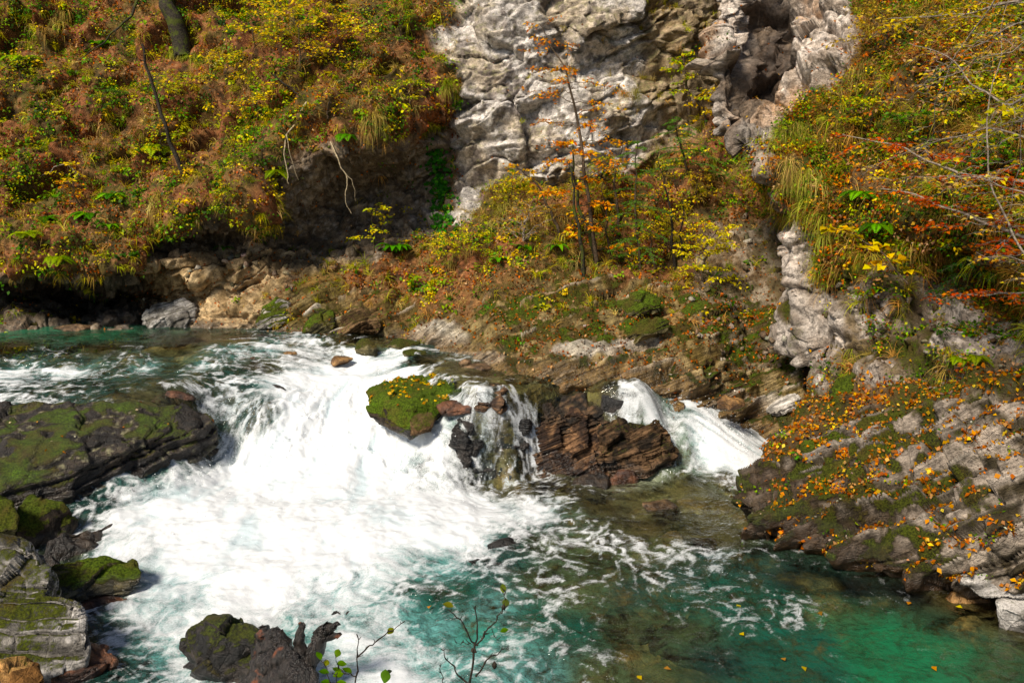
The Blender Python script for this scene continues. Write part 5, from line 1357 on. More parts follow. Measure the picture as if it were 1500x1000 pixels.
# ------------------------------------------------------------------ ferns
FG = [(.06,.20,.012),(.09,.26,.018),(.13,.30,.03)]; FY = [(.26,.34,.03),(.20,.30,.02)]
def fe(label, u, v, n, L, pal, seed, strap=False, **k):
    q, nm = hit(u, v); fern(label, q + nm * .03, nm, n, L, pal, seed, strap, **k)
fe("lush hart's-tongue fern below the small golden sapling", 580, 372, 22, .52, FG, 541, True)
fe("bright fern with broad fronds above the cave, leftmost of the fern patch", 62, 322, 10, .5, FG, 542)
fe("pale green fern low on the slope above the cave mouth", 82, 378, 9, .45, FY, 543)
fe("green fern in the fern patch beneath the thin dead stem", 132, 318, 12, .45, FG, 544)
fe("yellow-green fern beside the leaf-strewn hollow above the cave", 42, 348, 9, .40, FY, 545)
fe("small fern on the shady upper rim of the fern patch", 168, 290, 9, .38, FG, 546)
fe("small strap-leaved fern beside the grass fringe above the brown rock", 158, 335, 9, .30, FG, 547, True)
fe("tiny hart's-tongue fern on the bare brown rock wall", 328, 366, 9, .28, FG, 548, True)
fe("tiny fern in the crack right of the one on the brown wall", 378, 352, 7, .24, FG, 549, True)
fe("feathery pale fern at the far left edge of the slope", 28, 92, 10, .6, FY, 550)
fe("feathery yellow fern below the dead stem's foot", 230, 215, 12, .55, FY, 551)
fe("dark glossy fern at the upper edge of the overhang", 505, 200, 8, .4, FG, 552)
fe("green strap fern on the bank under the thicket", 730, 385, 12, .32, FG, 553, True)
fe("small fern at the foot of the thicket by the mossy bank", 770, 368, 10, .3, FG, 554, True)
fe("fern sprouting near the orange saplings' roots", 815, 362, 9, .3, FG, 555, True)
fe("yellowing fern under the red twigs on the ledge at right", 1432, 520, 12, .24, FY, 556)
fe("yellow fern hanging at the ledge's edge beside the pale blocks", 1408, 525, 8, .22, FY, 557)
fe("green strap fern under the straw hummock at upper left", 150, 72, 10, .42, FG, 558, True)
fe("pale fern high on the slope under the hanging bare stem", 405, 250, 9, .4, FY, 559)
fe("green fern among dark shade below the red beech boughs", 1265, 285, 12, .4, FG, 560)
fe("green leafy fern in the shade above the yellow maple sprig", 1285, 330, 10, .38, FG, 561)

# ------------------------------------------------------------------ trees and saplings
def up_from(u, v, tops, dy=0.0):
    """trunk through pixels: base on the ground at (u,v); the others at the base's distance plus dy steps"""
    q, n = hit(u, v); pts = [q - np.array([0, 0, .12])]
    for i, (a, b) in enumerate(tops): pts.append(P(a, b, q[1] + dy * (i + 1) / len(tops)))
    return pts
tree("mossy_tree", "mossy leaning tree trunk rooted high on the left slope", "tree", up_from(268, 78, [(258,40),(248,5),(240,-60),(225,-150)], .3), .24, YEL, M_BARK_MOSS, 601, nb=7, blen=2.2, start=.8, leaf_sp=.12, leaf_len=.1, extra=[([P(268,70,hit(268,78)[0][1]),P(256,82,hit(268,78)[0][1]-.2)], .09)], wob=.04, taper=.6)
tree("dead_sapling", "thin blackish dead stem leaning across the left slope", "sapling", up_from(272, 262, [(255,220),(235,165),(218,105),(207,62)], .2), .055, YEL, M_BARK_DARK, 602, nb=5, blen=.35, nsub=1, start=.75, leaf_sp=.3, leaf_len=.05, wob=.03, bare=.8, taper=.4)
def stem(label, pts, r0, bark, seed, name="hanging_stem"):
    r = np.random.default_rng(seed); l = wig(smooth_line(pts, 22), .02, r, 2)
    l2 = wig(smooth_line([l[9], l[12] + np.array([.12, -.05, .0]), l[16] + np.array([.22, -.1, -.15])], 8), .01, r)
    V, F = tubes([(l, r0 * (1 - .7 * np.linspace(0, 1, 22))), (l2, r0 * .35 * (1 - .7 * np.linspace(0, 1, 8)))], 5)
    tag(put_mesh(name, V, F, bark), label, "stem")
def yat(u, v): return hit(u, v)[0][1]
y = yat(448, 150) - .15
stem("pale curved bare stem hanging in front of the overhang's lip", [P(449,150,y),P(436,172,y-.2),P(423,195,y-.4),P(417,225,y-.55),P(420,255,y-.6),P(424,270,y-.6)], .022, M_BARK_PALE, 611)
y = yat(484, 205) - .1
stem("slim pale stem hanging in the dark overhang left of the ivy", [P(484,208,y),P(492,225,y-.15),P(502,248,y-.2),P(508,268,y-.2),P(507,290,y-.2),P(512,312,y-.2)], .018, M_BARK_PALE, 612)
y = yat(200, 40) - .2
stem("mossy bare branch lying slantwise near the leaning tree", [P(202,0,y+.2),P(188,28,y),P(168,45,y-.1),P(145,68,y-.2),P(115,88,y-.3)], .035, M_BARK_MOSS, 613, "fallen_branch")
y = yat(440, 140) - .2
stem("dark bare branch slanting down to the pale curved stem", [P(398,107,y+.3),P(415,122,y+.1),P(432,135,y),P(446,147,y)], .03, M_BARK_DARK, 614, "fallen_branch")
y = yat(90, 250) - .2
stem("thin grey twig arching over the shady step at left", [P(60,258,y),P(80,247,y-.1),P(98,240,y-.1),P(115,258,y-.2)], .015, M_BARK_GREY, 615, "fallen_branch")

# thicket in front of the pale cliff
tree("orange_sapling", "tall slender sapling with orange sprays against the pale cliff", "tree", up_from(876, 388, [(868,330),(858,270),(850,210),(842,150),(828,105),(803,60),(790,35)], -.1), .050, ORA, M_BARK_BROWN, 621, nb=24, blen=1.6, nsub=5, start=.30, upang=.28, droop=.22, leaf_sp=.042, leaf_len=.075, flat=.8, bare=.25, wob=.025, taper=.1)
tree("orange_sapling", "short orange sapling whose sprays hang over the mossy bank", "tree", up_from(872, 385, [(866,340),(845,300),(842,240),(838,205)], -.5), .06, ORA, M_BARK_MOSS, 622, nb=13, blen=1.1, nsub=4, start=.15, upang=.05, droop=.22, leaf_sp=.028, leaf_len=.10, flat=1.0, bare=.15, wob=.03, side=(0.1,-.5,0))
tree("golden_sapling", "golden-leaved sapling growing against the cliff foot left of the orange one", "tree", up_from(820, 345, [(812,320),(795,285),(770,255),(755,240)], -.1), .04, [(.60,.36,.04),(.62,.28,.03),(.52,.38,.05)], M_BARK_BROWN, 623, nb=13, blen=.85, nsub=4, start=.25, upang=.3, droop=.2, leaf_sp=.035, leaf_len=.075, flat=1.2, bare=.1)
tree("golden_sapling", "amber bushy sapling right of the two slender trunks", "tree", up_from(905, 330, [(905,300),(900,260),(910,225),(915,205)], -.2), .04, [(.62,.34,.03),(.60,.24,.03),(.50,.36,.04)], M_BARK_BROWN, 624, nb=14, blen=.85, nsub=4, start=.2, upang=.3, droop=.2, leaf_sp=.032, leaf_len=.075, flat=1.2, bare=.05)
tree("yellow_sapling", "yellow sapling with airy small leaves right of the fir", "tree", up_from(990, 392, [(985,350),(982,310),(975,270),(962,235)], -.3), .04, YEL, M_BARK_DARK, 625, nb=17, blen=.95, nsub=4, start=.2, upang=.25, droop=.25, leaf_sp=.04, leaf_len=.065, flat=1.0, bare=.15)
tree("yellow_shrub", "bright lemon-yellow shrub in front of the dark gully", "shrub", up_from(1030, 412, [(1030,390),(1034,365),(1045,345),(1050,330)], -.3), .03, [(.62,.52,.03),(.60,.46,.03),(.50,.46,.04)], M_BARK_BROWN, 626, nb=20, blen=.85, nsub=5, start=.05, upang=.2, droop=.15, leaf_sp=.020, leaf_len=.065, flat=.8, side=(.1,-.4,0))
tree("yellow_shrub", "yellow-leaved twiggy shrub just left of the lemon-yellow one", "shrub", up_from(960, 395, [(955,365),(950,335),(945,310)], -.3), .03, YEL, M_BARK_BROWN, 627, nb=14, blen=.7, nsub=4, start=.1, upang=.2, droop=.2, leaf_sp=.035, leaf_len=.06, bare=.1)
tree("green_gold_shrub", "green-topped golden shrub on the ledge at the cliff's right corner", "shrub", up_from(1010, 160, [(1008,130),(1002,100),(1005,75)], -.3), .045, [(.30,.40,.03),(.45,.42,.03),(.60,.42,.03),(.22,.34,.02)], M_BARK_BROWN, 628, nb=17, blen=.95, nsub=5, start=.1, upang=.3, droop=.2, leaf_sp=.027, leaf_len=.08)
tree("golden_shrub", "orange-gold leafy bush drooping beside the dark overhang", "shrub", up_from(1035, 180, [(1030,160),(1030,140),(1040,130)], -.4), .03, [(.62,.36,.03),(.60,.46,.04)], M_BARK_BROWN, 629, nb=12, blen=.7, nsub=4, start=.1, upang=.1, droop=.35, leaf_sp=.03, leaf_len=.075)
tree("golden_sapling", "small golden sapling arching over the hart's-tongue fern", "sapling", up_from(548, 372, [(548,340),(545,315),(552,298)], -.5), .02, [(.62,.44,.03),(.50,.44,.03),(.36,.42,.03)], M_BARK_BROWN, 630, nb=12, blen=.75, nsub=3, start=.2, upang=.15, droop=.2, leaf_sp=.035, leaf_len=.085, flat=1.6, side=(.6,-.3,0))
tree("bare_sapling", "thin mossy trunk with few leaves between the orange saplings", "sapling", up_from(855, 395, [(850,350),(842,300),(838,262),(836,238)], -.2), .05, ORA, M_BARK_MOSS, 631, nb=5, blen=.45, nsub=2, start=.3, leaf_sp=.06, leaf_len=.07, bare=.3)
tree("bare_sapling", "slim grey trunk standing right of the orange saplings", "sapling", up_from(893, 372, [(890,340),(886,300),(882,265)], -.3), .03, MIX, M_BARK_BROWN, 632, nb=8, blen=.5, nsub=2, start=.3, leaf_sp=.05, leaf_len=.07, bare=.3)
tree("bare_sapling", "thin dark stem with sparse yellow leaves left of the lemon-yellow shrub", "sapling", up_from(1000, 380, [(998,340),(1000,300),(985,250)], -.2), .03, YEL, M_BARK_DARK, 633, nb=8, blen=.6, nsub=3, start=.3, leaf_sp=.05, leaf_len=.065, bare=.2)
tree("brown_bush", "tangle of dry brown twigs on the slope under the golden sapling", "shrub", up_from(765, 350, [(770,325),(778,300)], -.3), .03, [(.30,.16,.05),(.36,.22,.07),(.40,.28,.05)], M_BARK_GREY, 634, nb=22, blen=.9, nsub=5, start=.02, upang=.6, droop=.3, leaf_sp=.05, leaf_len=.06, bare=.3)

def fir(label, pts, seed, nb=26, blen=.8, r0=.035, pal=((.05,.15,.02),(.08,.20,.03),(.12,.22,.03))):
    r = np.random.default_rng(seed); tl = wig(smooth_line(pts, 24), .015, r, 2)
    lines = [(tl, r0 * (1 - .85 * np.linspace(0, 1, 24)))]; bp, bd, bl = [], [], []
    for b in range(nb):
        t = .12 + .86 * b / nb; i = min(22, int(t * 23)); az = b * 2.4 + r.random()
        hd = np.array([math.cos(az), math.sin(az), 0]); L = blen * (1.05 - .85 * t) * (.75 + .5 * r.random())
        s = np.linspace(0, 1, 8)[:, None]
        ln = tl[i] + L * (hd * s + np.array([0, 0, 1]) * (.25 * s - .45 * s * s)); lines.append((ln, .008 * (1 - .8 * s[:, 0])))
        ws = [ln]
        for k in range(6):
            j = 1 + k; sd = np.cross(unit(ln[min(7, j + 1)] - ln[j]), [0, 0, 1.]) * (1 if k % 2 else -1); l2 = L * .5 * (1 - j / 9)
            w2 = ln[j] + l2 * (unit(unit(ln[min(7, j + 1)] - ln[j]) * .8 + sd) * s + np.array([0, 0, -.15]) * s * s); ws.append(w2); lines.append((w2, .004 * (1 - .7 * s[:, 0])))
        for w2 in ws:
            k = int(np.linalg.norm(w2[-1] - w2[0]) / .006) + 4; q = r.random(k) * 6.99; ii = q.astype(int); f = (q - ii)[:, None]
            bp.append(w2[ii] * (1 - f) + w2[ii + 1] * f); d = unit(w2[ii + 1] - w2[ii]); sd = np.cross(d, [0, 0, 1.]) * np.where(r.random(k) < .5, 1, -1)[:, None]
            bd.append(d * .6 + sd + r.normal(size=d.shape) * .2)
    bp = np.concatenate(bp); bd = np.concatenate(bd); k = len(bp); ll = .035 + .02 * r.random(k)
    V, F = leaf_geo(bp, unit(np.array([0, -.2, 1.]) + r.normal(size=bp.shape) * .3), bd, ll, ll * .22, 0)
    root = empty("fir_sapling", tuple(pts[0])); tV, tF = tubes(lines, 5)
    adopt(put_mesh("trunk", tV, tF, M_BARK_BROWN), root)
    adopt(put_mesh("crown", V, F, M_NEEDLE, np.repeat(pick(list(pal), k, r), 4, 0), smooth=False), root)
    tag(root, label, "fir tree")
fir("green fir sapling standing in the middle of the thicket", up_from(938, 392, [(934,345),(930,290),(932,240),(935,195)], -.4), 641, blen=1.0)
fir("small fir with drooping boughs at the foot of the dark overhang", up_from(1010, 250, [(1000,225),(992,195),(985,165)], -.5), 642, blen=1.1, nb=22)
fir("low dark fir boughs poking from the right-hand slope above the recess", up_from(1440, 420, [(1436,395),(1425,365),(1415,345)], -.4), 643, blen=.9, nb=22, pal=((.02,.07,.015),(.04,.11,.02)))

# shrubs along the left slope
for i, (lab, u, v, tops, pal, nb, bl, lsp, ll) in enumerate([
    ("big airy yellow shrub at the top of the slope", 440, 90, [(438,55),(430,20),(425,-20)], YEL, 24, 1.7, .055, .085),
    ("yellow shrub right of the big airy one", 500, 85, [(498,60),(490,30),(488,5)], YEL, 18, 1.2, .05, .08),
    ("yellow-green shrub left of the big airy one", 372, 70, [(372,50),(375,25),(378,5)], YGR, 18, 1.2, .05, .08),
    ("spreading yellow shrub on the slope right of the mossy tree", 330, 120, [(332,100),(338,80)], YEL, 16, 1.1, .045, .075),
    ("low golden bush beside the thin dead stem", 245, 140, [(248,120),(252,105)], YGR, 16, .9, .04, .07),
    ("pale yellow-green bush at the foot of the thin dead stem", 235, 235, [(235,215),(240,195)], YGR, 18, .9, .035, .065),
    ("yellow bush midway across the slope above the pale stem", 400, 165, [(400,145),(405,125)], YEL, 18, 1.0, .04, .07),
    ("green bush fringing the overhang near the pale stem", 385, 235, [(385,220),(388,200)], GRE, 14, .7, .035, .065),
    ("sparse orange-yellow sprig above the shady hollow", 110, 275, [(104,255),(97,238)], YEL, 9, .6, .05, .08),
    ("orange-tipped sprig over the fern patch", 118, 300, [(108,280),(98,268)], ORA, 8, .5, .05, .08),
    ("yellow shrub at the left margin high on the slope", 30, 130, [(28,105),(25,85)], YGR, 16, 1.0, .045, .07),
    ("green bramble mound in the middle of the left slope", 150, 160, [(150,145),(155,130)], GRE, 16, .8, .035, .06),
    ("leafy green bush at the slope's right edge beside the pale cliff", 585, 60, [(585,40),(588,15)], GRE, 16, .9, .04, .07),
    ("yellow-green bush on the lip above the dark overhang", 600, 150, [(600,132),(605,115)], YGR, 14, .8, .04, .07),
    ("russet shrub between the yellow shrubs and overhang", 480, 165, [(482,145),(486,128)], MIX, 14, .8, .045, .07),
    ("green-yellow bush tumbling over the lip right of the brown wall", 330, 300, [(330,285),(334,268)], YGR, 14, .7, .035, .06),
    ("yellow leafy bush on the sunny bank below the ivy", 690, 372, [(692,350),(696,330)], YGR, 18, .8, .03, .06),
    ("wispy straw-gold shrub at the cliff foot above the straw grass mound", 745, 300, [(748,282),(752,262)], [(.55,.36,.05),(.48,.38,.05),(.42,.42,.04)], 18, .8, .04, .06),
    ("wispy yellow-green shrub at the cliff foot behind the slender orange sapling", 880, 262, [(882,245),(886,225)], YGR, 18, .8, .04, .06),
    ("brownish-gold shrub under the dark overhang right of the firs", 1020, 290, [(1020,270),(1022,250)], [(.50,.32,.05),(.40,.30,.05)], 16, .7, .04, .06),
    ("golden bush on the bank between the fern and the thicket", 655, 370, [(655,355),(658,342)], YEL, 14, .6, .035, .06),
    ]):
    tree("leafy_shrub", lab, "shrub", up_from(u, v, tops, -.25), .022, pal, M_BARK_BROWN, 660 + i, nb=nb, blen=bl, nsub=5, start=.05, upang=.3, droop=.2, leaf_sp=lsp, leaf_len=ll, flat=1.4, bare=.12, sides=4, crown="foliage", trunk_name="stems")

# ------------------------------------------------------------------ right-hand boughs in front of the overgrown slope
def bough(name, label, pts, r0, pal, bark, seed, nb, blen, nsub, leaf_sp, leaf_len, bare, droop=.12, flat=1.5, up=.05, **k):
    return tree(name, label, "branch", pts, r0, pal, bark, seed, nb=nb, blen=blen, nsub=nsub, start=.12, upang=up, droop=droop, leaf_sp=leaf_sp, leaf_len=leaf_len, flat=flat, bare=bare, sides=5, trunk_name="boughs", crown="foliage", **k)
bough("beech_bough", "russet beech bough reaching left across the shaded slope", [P(1640,330,9.8),P(1500,270,10.6),P(1400,250,11.2),P(1310,215,11.8),P(1235,195,12.2)], .03, RED, M_BARK_GREY, 701, 17, .95, 5, .026, .075, .22)
bough("beech_bough", "lower russet beech bough drooping over the dark recess", [P(1640,420,9.6),P(1520,360,10.2),P(1430,320,10.8),P(1350,290,11.4),P(1290,275,11.7)], .03, RED, M_BARK_GREY, 702, 17, .95, 5, .026, .075, .25)
bough("beech_bough", "reddish leaf spray just above the ledge at right", [P(1640,470,9.6),P(1540,430,10.2),P(1450,430,10.8),P(1370,440,11.2)], .022, RED, M_BARK_GREY, 703, 13, .7, 4, .032, .07, .3)
bough("maple_bough", "sprig of big golden maple leaves in front of the white rib", [P(1330,415,12.4),P(1295,375,12.6),P(1255,345,12.8),P(1215,335,12.9)], .014, [(.66,.46,.03),(.62,.36,.03),(.64,.52,.05)], M_BARK_BROWN, 704, 10, .38, 2, .06, .15, .05, lw=.85)
tw = [(.50,.36,.10),(.45,.26,.06),(.55,.44,.06)]
bough("bare_bough", "pale bare bough with long twigs sweeping across the top right corner", [P(1620,-40,8.0),P(1560,60,8.4),P(1490,150,8.9),P(1440,130,9.4),P(1390,90,10.0),P(1330,60,10.6)], .022, tw, M_BARK_GREY, 705, 17, 1.0, 5, .16, .07, .35, droop=.3, up=-.1)
bough("bare_bough", "upright crooked pale twig rising near the right edge", [P(1520,400,8.6),P(1475,330,8.8),P(1450,240,9.0),P(1447,140,9.2),P(1470,60,9.3),P(1482,-30,9.4)], .014, tw, M_BARK_GREY, 706, 15, .7, 4, .18, .07, .4, droop=.2, up=.3)
bough("bare_bough", "thin grey twigs crossing in front of the red beech leaves", [P(1620,260,8.3),P(1530,215,8.8),P(1440,190,9.4),P(1350,215,10.2),P(1270,250,11)], .016, tw, M_BARK_GREY, 707, 17, .8, 5, .2, .06, .4, droop=.3, up=0)
bough("bare_bough", "fan of grey twigs beside the ledge at the right edge", [P(1620,430,8.2),P(1550,400,8.6),P(1490,380,9.0),P(1430,370,9.6)], .014, tw, M_BARK_GREY, 708, 15, .6, 5, .2, .06, .4, droop=.15, up=.1)
bough("yellow_bough", "olive-yellow leafy bough at the top of the right-hand slope", [P(1600,-60,9.6),P(1500,0,10.4),P(1400,20,11.4),P(1300,30,12.4)], .025, [(.46,.36,.04),(.40,.26,.04),(.34,.30,.03)], M_BARK_GREY, 709, 22, 1.2, 5, .045, .08, .2, droop=.3)
bough("yellow_bough", "yellowing bough with broad leaves hanging near the right edge", [P(1620,120,8.2),P(1540,150,8.8),P(1470,190,9.6),P(1400,230,10.4)], .02, [(.48,.40,.05),(.40,.34,.04),(.28,.30,.04)], M_BARK_GREY, 710, 18, .9, 4, .06, .10, .3, droop=.35)
for i, (lab, u, v, tops, pal, nb, bl, lsp, ll) in enumerate([
    ("green leafy bush in the shadow under the pale twigs", 1345, 200, [(1340,180),(1335,165)], GRE, 18, .8, .035, .07),
    ("yellow-green bush on the slope behind the red beech bough", 1280, 185, [(1275,165),(1270,150)], YGR, 18, .8, .035, .07),
    ("dull gold shrub at the crest of the right-hand slope", 1300, 60, [(1295,40),(1290,15)], [(.42,.30,.06),(.36,.26,.06)], 20, 1.1, .04, .075),
    ("brown-leaved shrub below the crest near the pale rubble", 1370, 110, [(1365,90),(1360,70)], BRN, 20, 1.0, .04, .075),
    ("green shrub close to the right edge above the recess", 1470, 250, [(1465,230),(1460,205)], GRE, 18, .8, .035, .07),
    ("dark leafy bush tucked under the lower red bough", 1380, 330, [(1378,310),(1375,295)], DKGR, 18, .7, .03, .07),
    ("yellow bush at the right edge halfway up", 1450, 160, [(1448,140),(1444,120)], YGR, 18, .9, .04, .075),
    ]):
    tree("leafy_shrub", lab, "shrub", up_from(u, v, tops, -.2), .02, pal, M_BARK_BROWN, 730 + i, nb=nb, blen=bl, nsub=5, start=.05, upang=.3, droop=.2, leaf_sp=lsp, leaf_len=ll, flat=1.2, bare=.1, sides=4, crown="foliage", trunk_name="stems")

for i, (lab, pts) in enumerate([
    ("long pale twig arching down through the yellow leaves at upper right", [P(1600,40,8.2),P(1520,30,8.6),P(1440,60,9.1),P(1370,110,9.6),P(1320,160,10.2)]),
    ("pale twig curving low over the red leaves", [P(1620,330,8.0),P(1540,300,8.4),P(1460,270,8.9),P(1380,255,9.6),P(1300,265,10.4)]),
    ("fine grey twig dangling beside the upright crooked one", [P(1560,-30,8.2),P(1530,80,8.4),P(1500,190,8.6),P(1480,290,8.8),P(1470,360,9.0)]),
    ("thin pale twig crossing the shrubs from the crest", [P(1480,-30,9.2),P(1420,50,9.6),P(1380,130,10.0),P(1360,210,10.4),P(1350,280,10.8)]),
    ]):
    bough("bare_bough", lab, pts, .010, tw, M_BARK_GREY, 716 + i, 15, .75, 5, .2, .06, .35, droop=.25, up=.05)

# ------------------------------------------------------------------ leaves on the green boulder and the ledge
def leaves_on(obj, name, label, n, pal, lmin, lmax, seed, minup=.55, cond=None):
    r = np.random.default_rng(seed); me = obj.data; k = len(me.vertices)
    V = np.empty(k * 3, np.float32); me.vertices.foreach_get("co", V); V = V.reshape(-1, 3)
    Nn = np.empty(k * 3, np.float32); me.vertices.foreach_get("normal", Nn); Nn = Nn.reshape(-1, 3)
    w = (Nn[:, 2] > minup) * sstep(-.25, .3, fbm(V, 2.2, 2, off=seed))
    c = np.cumsum(w); i = np.searchsorted(c / c[-1], r.random(n))
    p, nm = V[i] + Nn[i] * .012, Nn[i]; ln = lmin + (lmax - lmin) * r.random(n)
    V2, F = leaf_geo(p, unit(nm + r.normal(size=p.shape) * .35), r.normal(size=p.shape), ln, ln * .7)
    tag(put_mesh(name, V2, F, M_LEAF, np.repeat(pick(pal, n, r), 4, 0), smooth=False), label, "leaves", kind="stuff")
leaves_on(BOULDER, "fallen_leaves", "yellow leaves stuck on the green boulder", 190, [(.60,.42,.06),(.62,.34,.06),(.50,.22,.05),(.64,.52,.12)], .045, .085, 751)
leaves_on(LEFT_SLAB, "fallen_leaves", "few brown leaves on the left mossy slab", 45, [(.40,.16,.04),(.50,.30,.08),(.5,.45,.3)], .04, .07, 752)

# ------------------------------------------------------------------ loose stones on ledges and shore
def scree(label, G, N, w, n, smin, smax, pal, seed):
    r = np.random.default_rng(seed); p, nm, _ = sample(G, N, w, n, seed)
    cb = np.array([[x, y, z] for x in (-1, 1) for y in (-1, 1) for z in (-1, 1)], float)
    s = smin + (smax - smin) * r.random(n) ** 2.5
    V = cb[None] * (1 + .35 * r.normal(size=(n, 8, 3))) * (np.array([1, .75, .5]) * (.7 + .5 * r.random((n, 3))))[:, None] * s[:, None, None]
    Q = np.linalg.qr(r.normal(size=(n, 3, 3)))[0]; V = np.einsum('nij,nkj->nki', Q, V) + (p + nm * s[:, None] * .3)[:, None]
    f = np.array([[0, 1, 3, 2], [4, 6, 7, 5], [0, 4, 5, 1], [2, 3, 7, 6], [0, 2, 6, 4], [1, 5, 7, 3]])
    F = (np.arange(n)[:, None, None] * 8 + f[None]).reshape(-1, 4); c = np.repeat(pick(pal, n, r), 8, 0)
    o = put_mesh("loose_stones", V.reshape(-1, 3), F, M_ROCK, c, {"moss": np.repeat(.5 * r.random(n) ** 2, 8), "wet": np.zeros(n * 8)}, smooth=False)
    tag(o, label, "stones", kind="stuff")
STN = [(.26,.21,.155),(.18,.135,.085),(.12,.08,.045),(.34,.29,.23),(.10,.07,.04)]
scree("loose stones along the far bank and its ledges", A_G, A_N, frA * (A_bank * sstep(.3, .75, A_up) * sstep(460, 520, A_v) + .08 * A_gully + .5 * A_brown * sstep(.3, .7, A_up)) * sstep(-.1, .3, fbm(A_G, 1.5, 3, off=65)), 300, .015, .085, STN, 821)
scree("loose stones on the slab ledges at right", B_G, B_N, frB * (sstep(.4, .8, B_up) * (B_v > 540) + .3 * B_cl * sstep(400, 470, B_v)) * sstep(.0, .35, fbm(B_G, 1.9, 3, off=66)), 520, .012, .06, STN, 822)

# ------------------------------------------------------------------ driftwood stump and foreground twigs
def driftwood():
    root = empty("driftwood_stump", tuple(Wz(410, 990, 0)))
    r = np.random.default_rng(771)
    L = []
    def add(pts, rads, n=26):
        l = wig(smooth_line(pts, n), .012, r, 2); rr = np.interp(np.linspace(0, 1, n), np.linspace(0, 1, len(rads)), rads); L.append((l, rr))
    add([P(430,1060,7.0),P(415,1000,7.2),P(402,960,7.35),P(394,925,7.45)], [.22,.20,.15,.07])
    add([P(440,1050,7.0),P(432,990,7.15),P(415,955,7.3),P(404,922,7.4)], [.15,.15,.10,.03])
    add([P(385,1040,7.1),P(384,985,7.3),P(388,945,7.45),P(383,918,7.5)], [.15,.13,.08,.03])
    add([P(440,1020,7.1),P(440,975,7.25),P(440,940,7.3),P(444,912,7.35)], [.10,.07,.045,.035])
    add([P(450,1010,7.1),P(457,965,7.25),P(470,930,7.3),P(478,918,7.3)], [.10,.075,.06,.04])
    add([P(470,932,7.3),P(482,919,7.28),P(494,916,7.25)], [.055,.04,.02], 12)
    add([P(472,930,7.3),P(482,930,7.28),P(495,933,7.25)], [.05,.035,.015], 12)
    V, F = tubes(L, 14)
    V = V + (fbm(V * np.array([5, 5, 1.0]), 3.2, 3)[:, None] * np.array([.05, .05, .02]))
    m = NT("wet_driftwood"); pos = m.pos()
    mp = m.n("ShaderNodeMapping"); mp.inputs["Scale"].default_value = (9, 9, 1.2); m.l(pos, mp.inputs[0])
    n1 = m.noise(4, 6, .65, mp.outputs[0]); n2 = m.noise(6, 3, .5, pos)
    c = m.mix(m.ramp(n1, .35, .65), (.006, .005, .0045), (.040, .031, .026)); c = m.mix(m.ramp(n2, .6, .7), c, (.16, .05, .02))
    mt = m.out(m.bsdf(c, m.ramp(n2, .3, .7, .18, .5), m.bump(n1, 1.0, .04), .5).outputs[0])
    adopt(put_mesh("root_wood", V, F, mt), root)
    tag(root, "black wet driftwood stump with jagged upright roots in the white water", "driftwood")
driftwood()
GLEAF = [(.10,.22,.02),(.14,.26,.02)]
def sprig(label, lines, leaf, seed, cones=()):
    r = np.random.default_rng(seed); base = lines[0][0][0]
    root = empty("alder_twig", tuple(base))
    tl = []
    for pts, r0 in lines:
        l = wig(smooth_line(pts, 18), .004, r, 2.5); tl.append((l, r0 * (1 - .65 * np.linspace(0, 1, 18)) + .0012 * (np.arange(18) % 4 == 0)))
        for k in range(3, 18, 4): tl.append((np.array([l[k], l[k] + np.array([r.normal() * .012, 0, .012 + .01 * r.random()])]), np.array([.0022, .0012])))
    V, F = tubes(tl, 6); adopt(put_mesh("twig", V, F, M_BARK_DARK), root)
    if leaf:
        for (u, v, Y, ax, ln, col) in leaf:
            p0 = P(u, v, Y); s = np.linspace(0, 1, 8)[:, None]; a = unit(np.array(ax, float)); sd = unit(np.cross(a, [.2, 1, .1])); nn = np.cross(sd, a)
            wd = ln * .34 * np.sin(np.pi * (s * .93 + .05)); mid = p0 + a * s * ln - nn * s * s * ln * .15
            V = np.stack([mid - sd * wd + nn * wd * .25, mid, mid + sd * wd + nn * wd * .25], 1).reshape(-1, 3); i = np.arange(7)[:, None] * 3
            F = np.concatenate([i + np.array([0, 1, 4, 3]), i + np.array([1, 2, 5, 4])])
            adopt(put_mesh("leaf", V, F, M_LEAF, np.repeat(np.array(col)[None], len(V), 0)), root)
    for (u, v, Y, ln) in cones:
        p0 = P(u, v, Y); s = np.linspace(0, 1, 12); l = p0 + np.outer(s, [0.002, 0, -ln]); rr = ln * .28 * np.sin(np.pi * (s * .9 + .06)) * (1 + .18 * np.sin(s * 40))
        V, F = tubes([(l, rr)], 8); adopt(put_mesh("cone", V, F, M_BARK_DARK), root)
    tag(root, label, "twig")
Y = 3.6
sprig("forked leafless alder twig with small cones rising from the bottom edge",
      [([P(670,1060,Y),P(690,985,Y),P(698,930,Y),P(697,885,Y)], .007), ([P(697,955,Y),P(690,935,Y),P(672,905,Y),P(655,892,Y)], .0045), ([P(698,945,Y),P(712,925,Y),P(728,905,Y),P(742,885,Y)], .0045),
       ([P(697,990,Y),P(715,965,Y),P(735,952,Y),P(744,948,Y)], .0042), ([P(688,1005,Y),P(670,985,Y),P(655,965,Y),P(646,950,Y)], .0045), ([P(655,1010,Y),P(648,992,Y),P(643,974,Y)], .003),
       ([P(690,942,Y),P(678,941,Y),P(668,942,Y)], .002), ([P(706,935,Y),P(716,926,Y),P(732,938,Y)], .002), ([P(735,898,Y),P(740,875,Y),P(738,862,Y)], .003)],
      [(737,868,Y,(0,.2,1),.045,(.13,.17,.03)),(733,925,Y,(1,.1,.4),.04,(.09,.19,.02)),(740,890,Y,(.1,.1,1),.05,(.10,.13,.03)),(664,888,Y,(-.9,.1,.3),.05,(.20,.20,.03))], 781,
      [(724,968,Y,.042),(692,948,Y,.028),(738,885,Y,.03)])
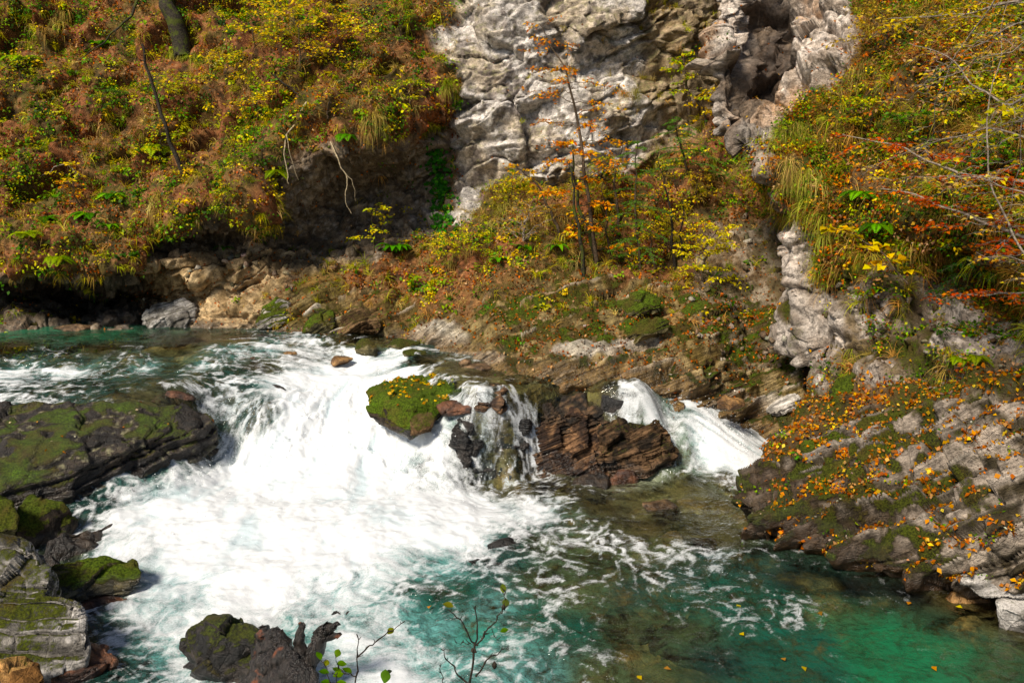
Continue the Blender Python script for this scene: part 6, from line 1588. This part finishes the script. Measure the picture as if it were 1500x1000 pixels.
sprig("thin leafy alder twig slanting up beside the driftwood stump",
      [([P(520,1060,Y),P(521,1000,Y),P(524,960,Y),P(523,928,Y)], .005), ([P(523,962,Y),P(545,943,Y),P(570,925,Y),P(592,910,Y)], .004), ([P(521,990,Y),P(505,985,Y),P(490,978,Y)], .003)],
      [(568,928,Y,(.5,0,.6),.045,(.20,.22,.02)),(515,985,Y,(-.8,0,.6),.05,(.10,.20,.02)),(508,1000,Y,(-.9,0,-.1),.06,(.12,.24,.02)),(500,985,Y,(-.6,0,.5),.05,(.10,.20,.02)),(563,1000,Y,(.15,.1,1),.075,(.10,.20,.03)),(566,985,Y,(1,.1,.5),.03,(.03,.04,.02))], 782)
sprig("tuft of small green willow leaves on a twig in front of the driftwood",
      [([P(480,1050,Y),P(484,1010,Y),P(480,985,Y),P(470,965,Y)], .003), ([P(484,1010,Y),P(495,985,Y),P(492,960,Y)], .0025)],
      [(470,966,Y,(-.3,0,1),.05,(.09,.20,.02)),(492,962,Y,(.4,0,1),.05,(.14,.24,.03)),(482,985,Y,(-1,0,.3),.05,(.08,.18,.02)),(488,990,Y,(1,0,.4),.055,(.12,.22,.02)),(485,1000,Y,(-.8,0,.2),.05,(.08,.18,.02)),(493,972,Y,(1,0,.1),.05,(.10,.20,.02)),(476,975,Y,(.5,0,1),.04,(.22,.24,.03))], 783)

# floating leaves on the pool
r = np.random.default_rng(790); q = np.array([Wz(u, v, .03) for u, v in [(750,818),(630,887),(1150,967),(1085,886),(1175,975),(1365,975),(1200,895),(1090,930),(940,995),(972,978),(1410,890),(1330,885)]])
V, F = leaf_geo(q, np.tile([0, 0, 1.], (len(q), 1)) + r.normal(size=q.shape) * .15, r.normal(size=q.shape), np.full(len(q), .075), np.full(len(q), .06))
tag(put_mesh("floating_leaves", V, F, M_LEAF, np.repeat(pick([(.60,.25,.03),(.58,.42,.05),(.35,.18,.05)], len(q), r), 4, 0), smooth=False), "few orange leaves floating on the pool", "leaves", kind="stuff")

# ------------------------------------------------------------------ spray over the falls
r = np.random.default_rng(800); n = 8500
xi = r.integers(0, XX.size, 400000); fm = (fallm * act * sstep(.6, .9, FO)).ravel()[xi] + .04 * (sstep(.85, 1.1, FO) * sstep(.4, .1, WZ)).ravel()[xi]
xi = xi[r.random(len(xi)) < fm * .5][:n]; n = len(xi)
c = WG.reshape(-1, 3)[xi] + np.stack([r.normal(size=n) * .04, r.normal(size=n) * .04 - .03, np.abs(r.normal(size=n)) * .07], -1)
s = .003 + .007 * r.random(n) ** 3
tet = np.array([[1, 0, 0], [-1, 0, 0], [0, 1, 0], [0, -1, 0], [0, 0, 1.2], [0, 0, -1.2]], float)
V = (c[:, None] + tet[None] * s[:, None, None]).reshape(-1, 3)
oc = np.array([[0, 2, 4], [2, 1, 4], [1, 3, 4], [3, 0, 4], [2, 0, 5], [1, 2, 5], [3, 1, 5], [0, 3, 5]])
F = (np.arange(n)[:, None, None] * 6 + oc[None]).reshape(-1, 3)
m = NT("spray"); ms_ = m.out(m.bsdf((.9, .93, .95), .4).outputs[0])
tag(put_mesh("spray", V, F, ms_), "white droplets of spray over the falls", "spray", kind="stuff")
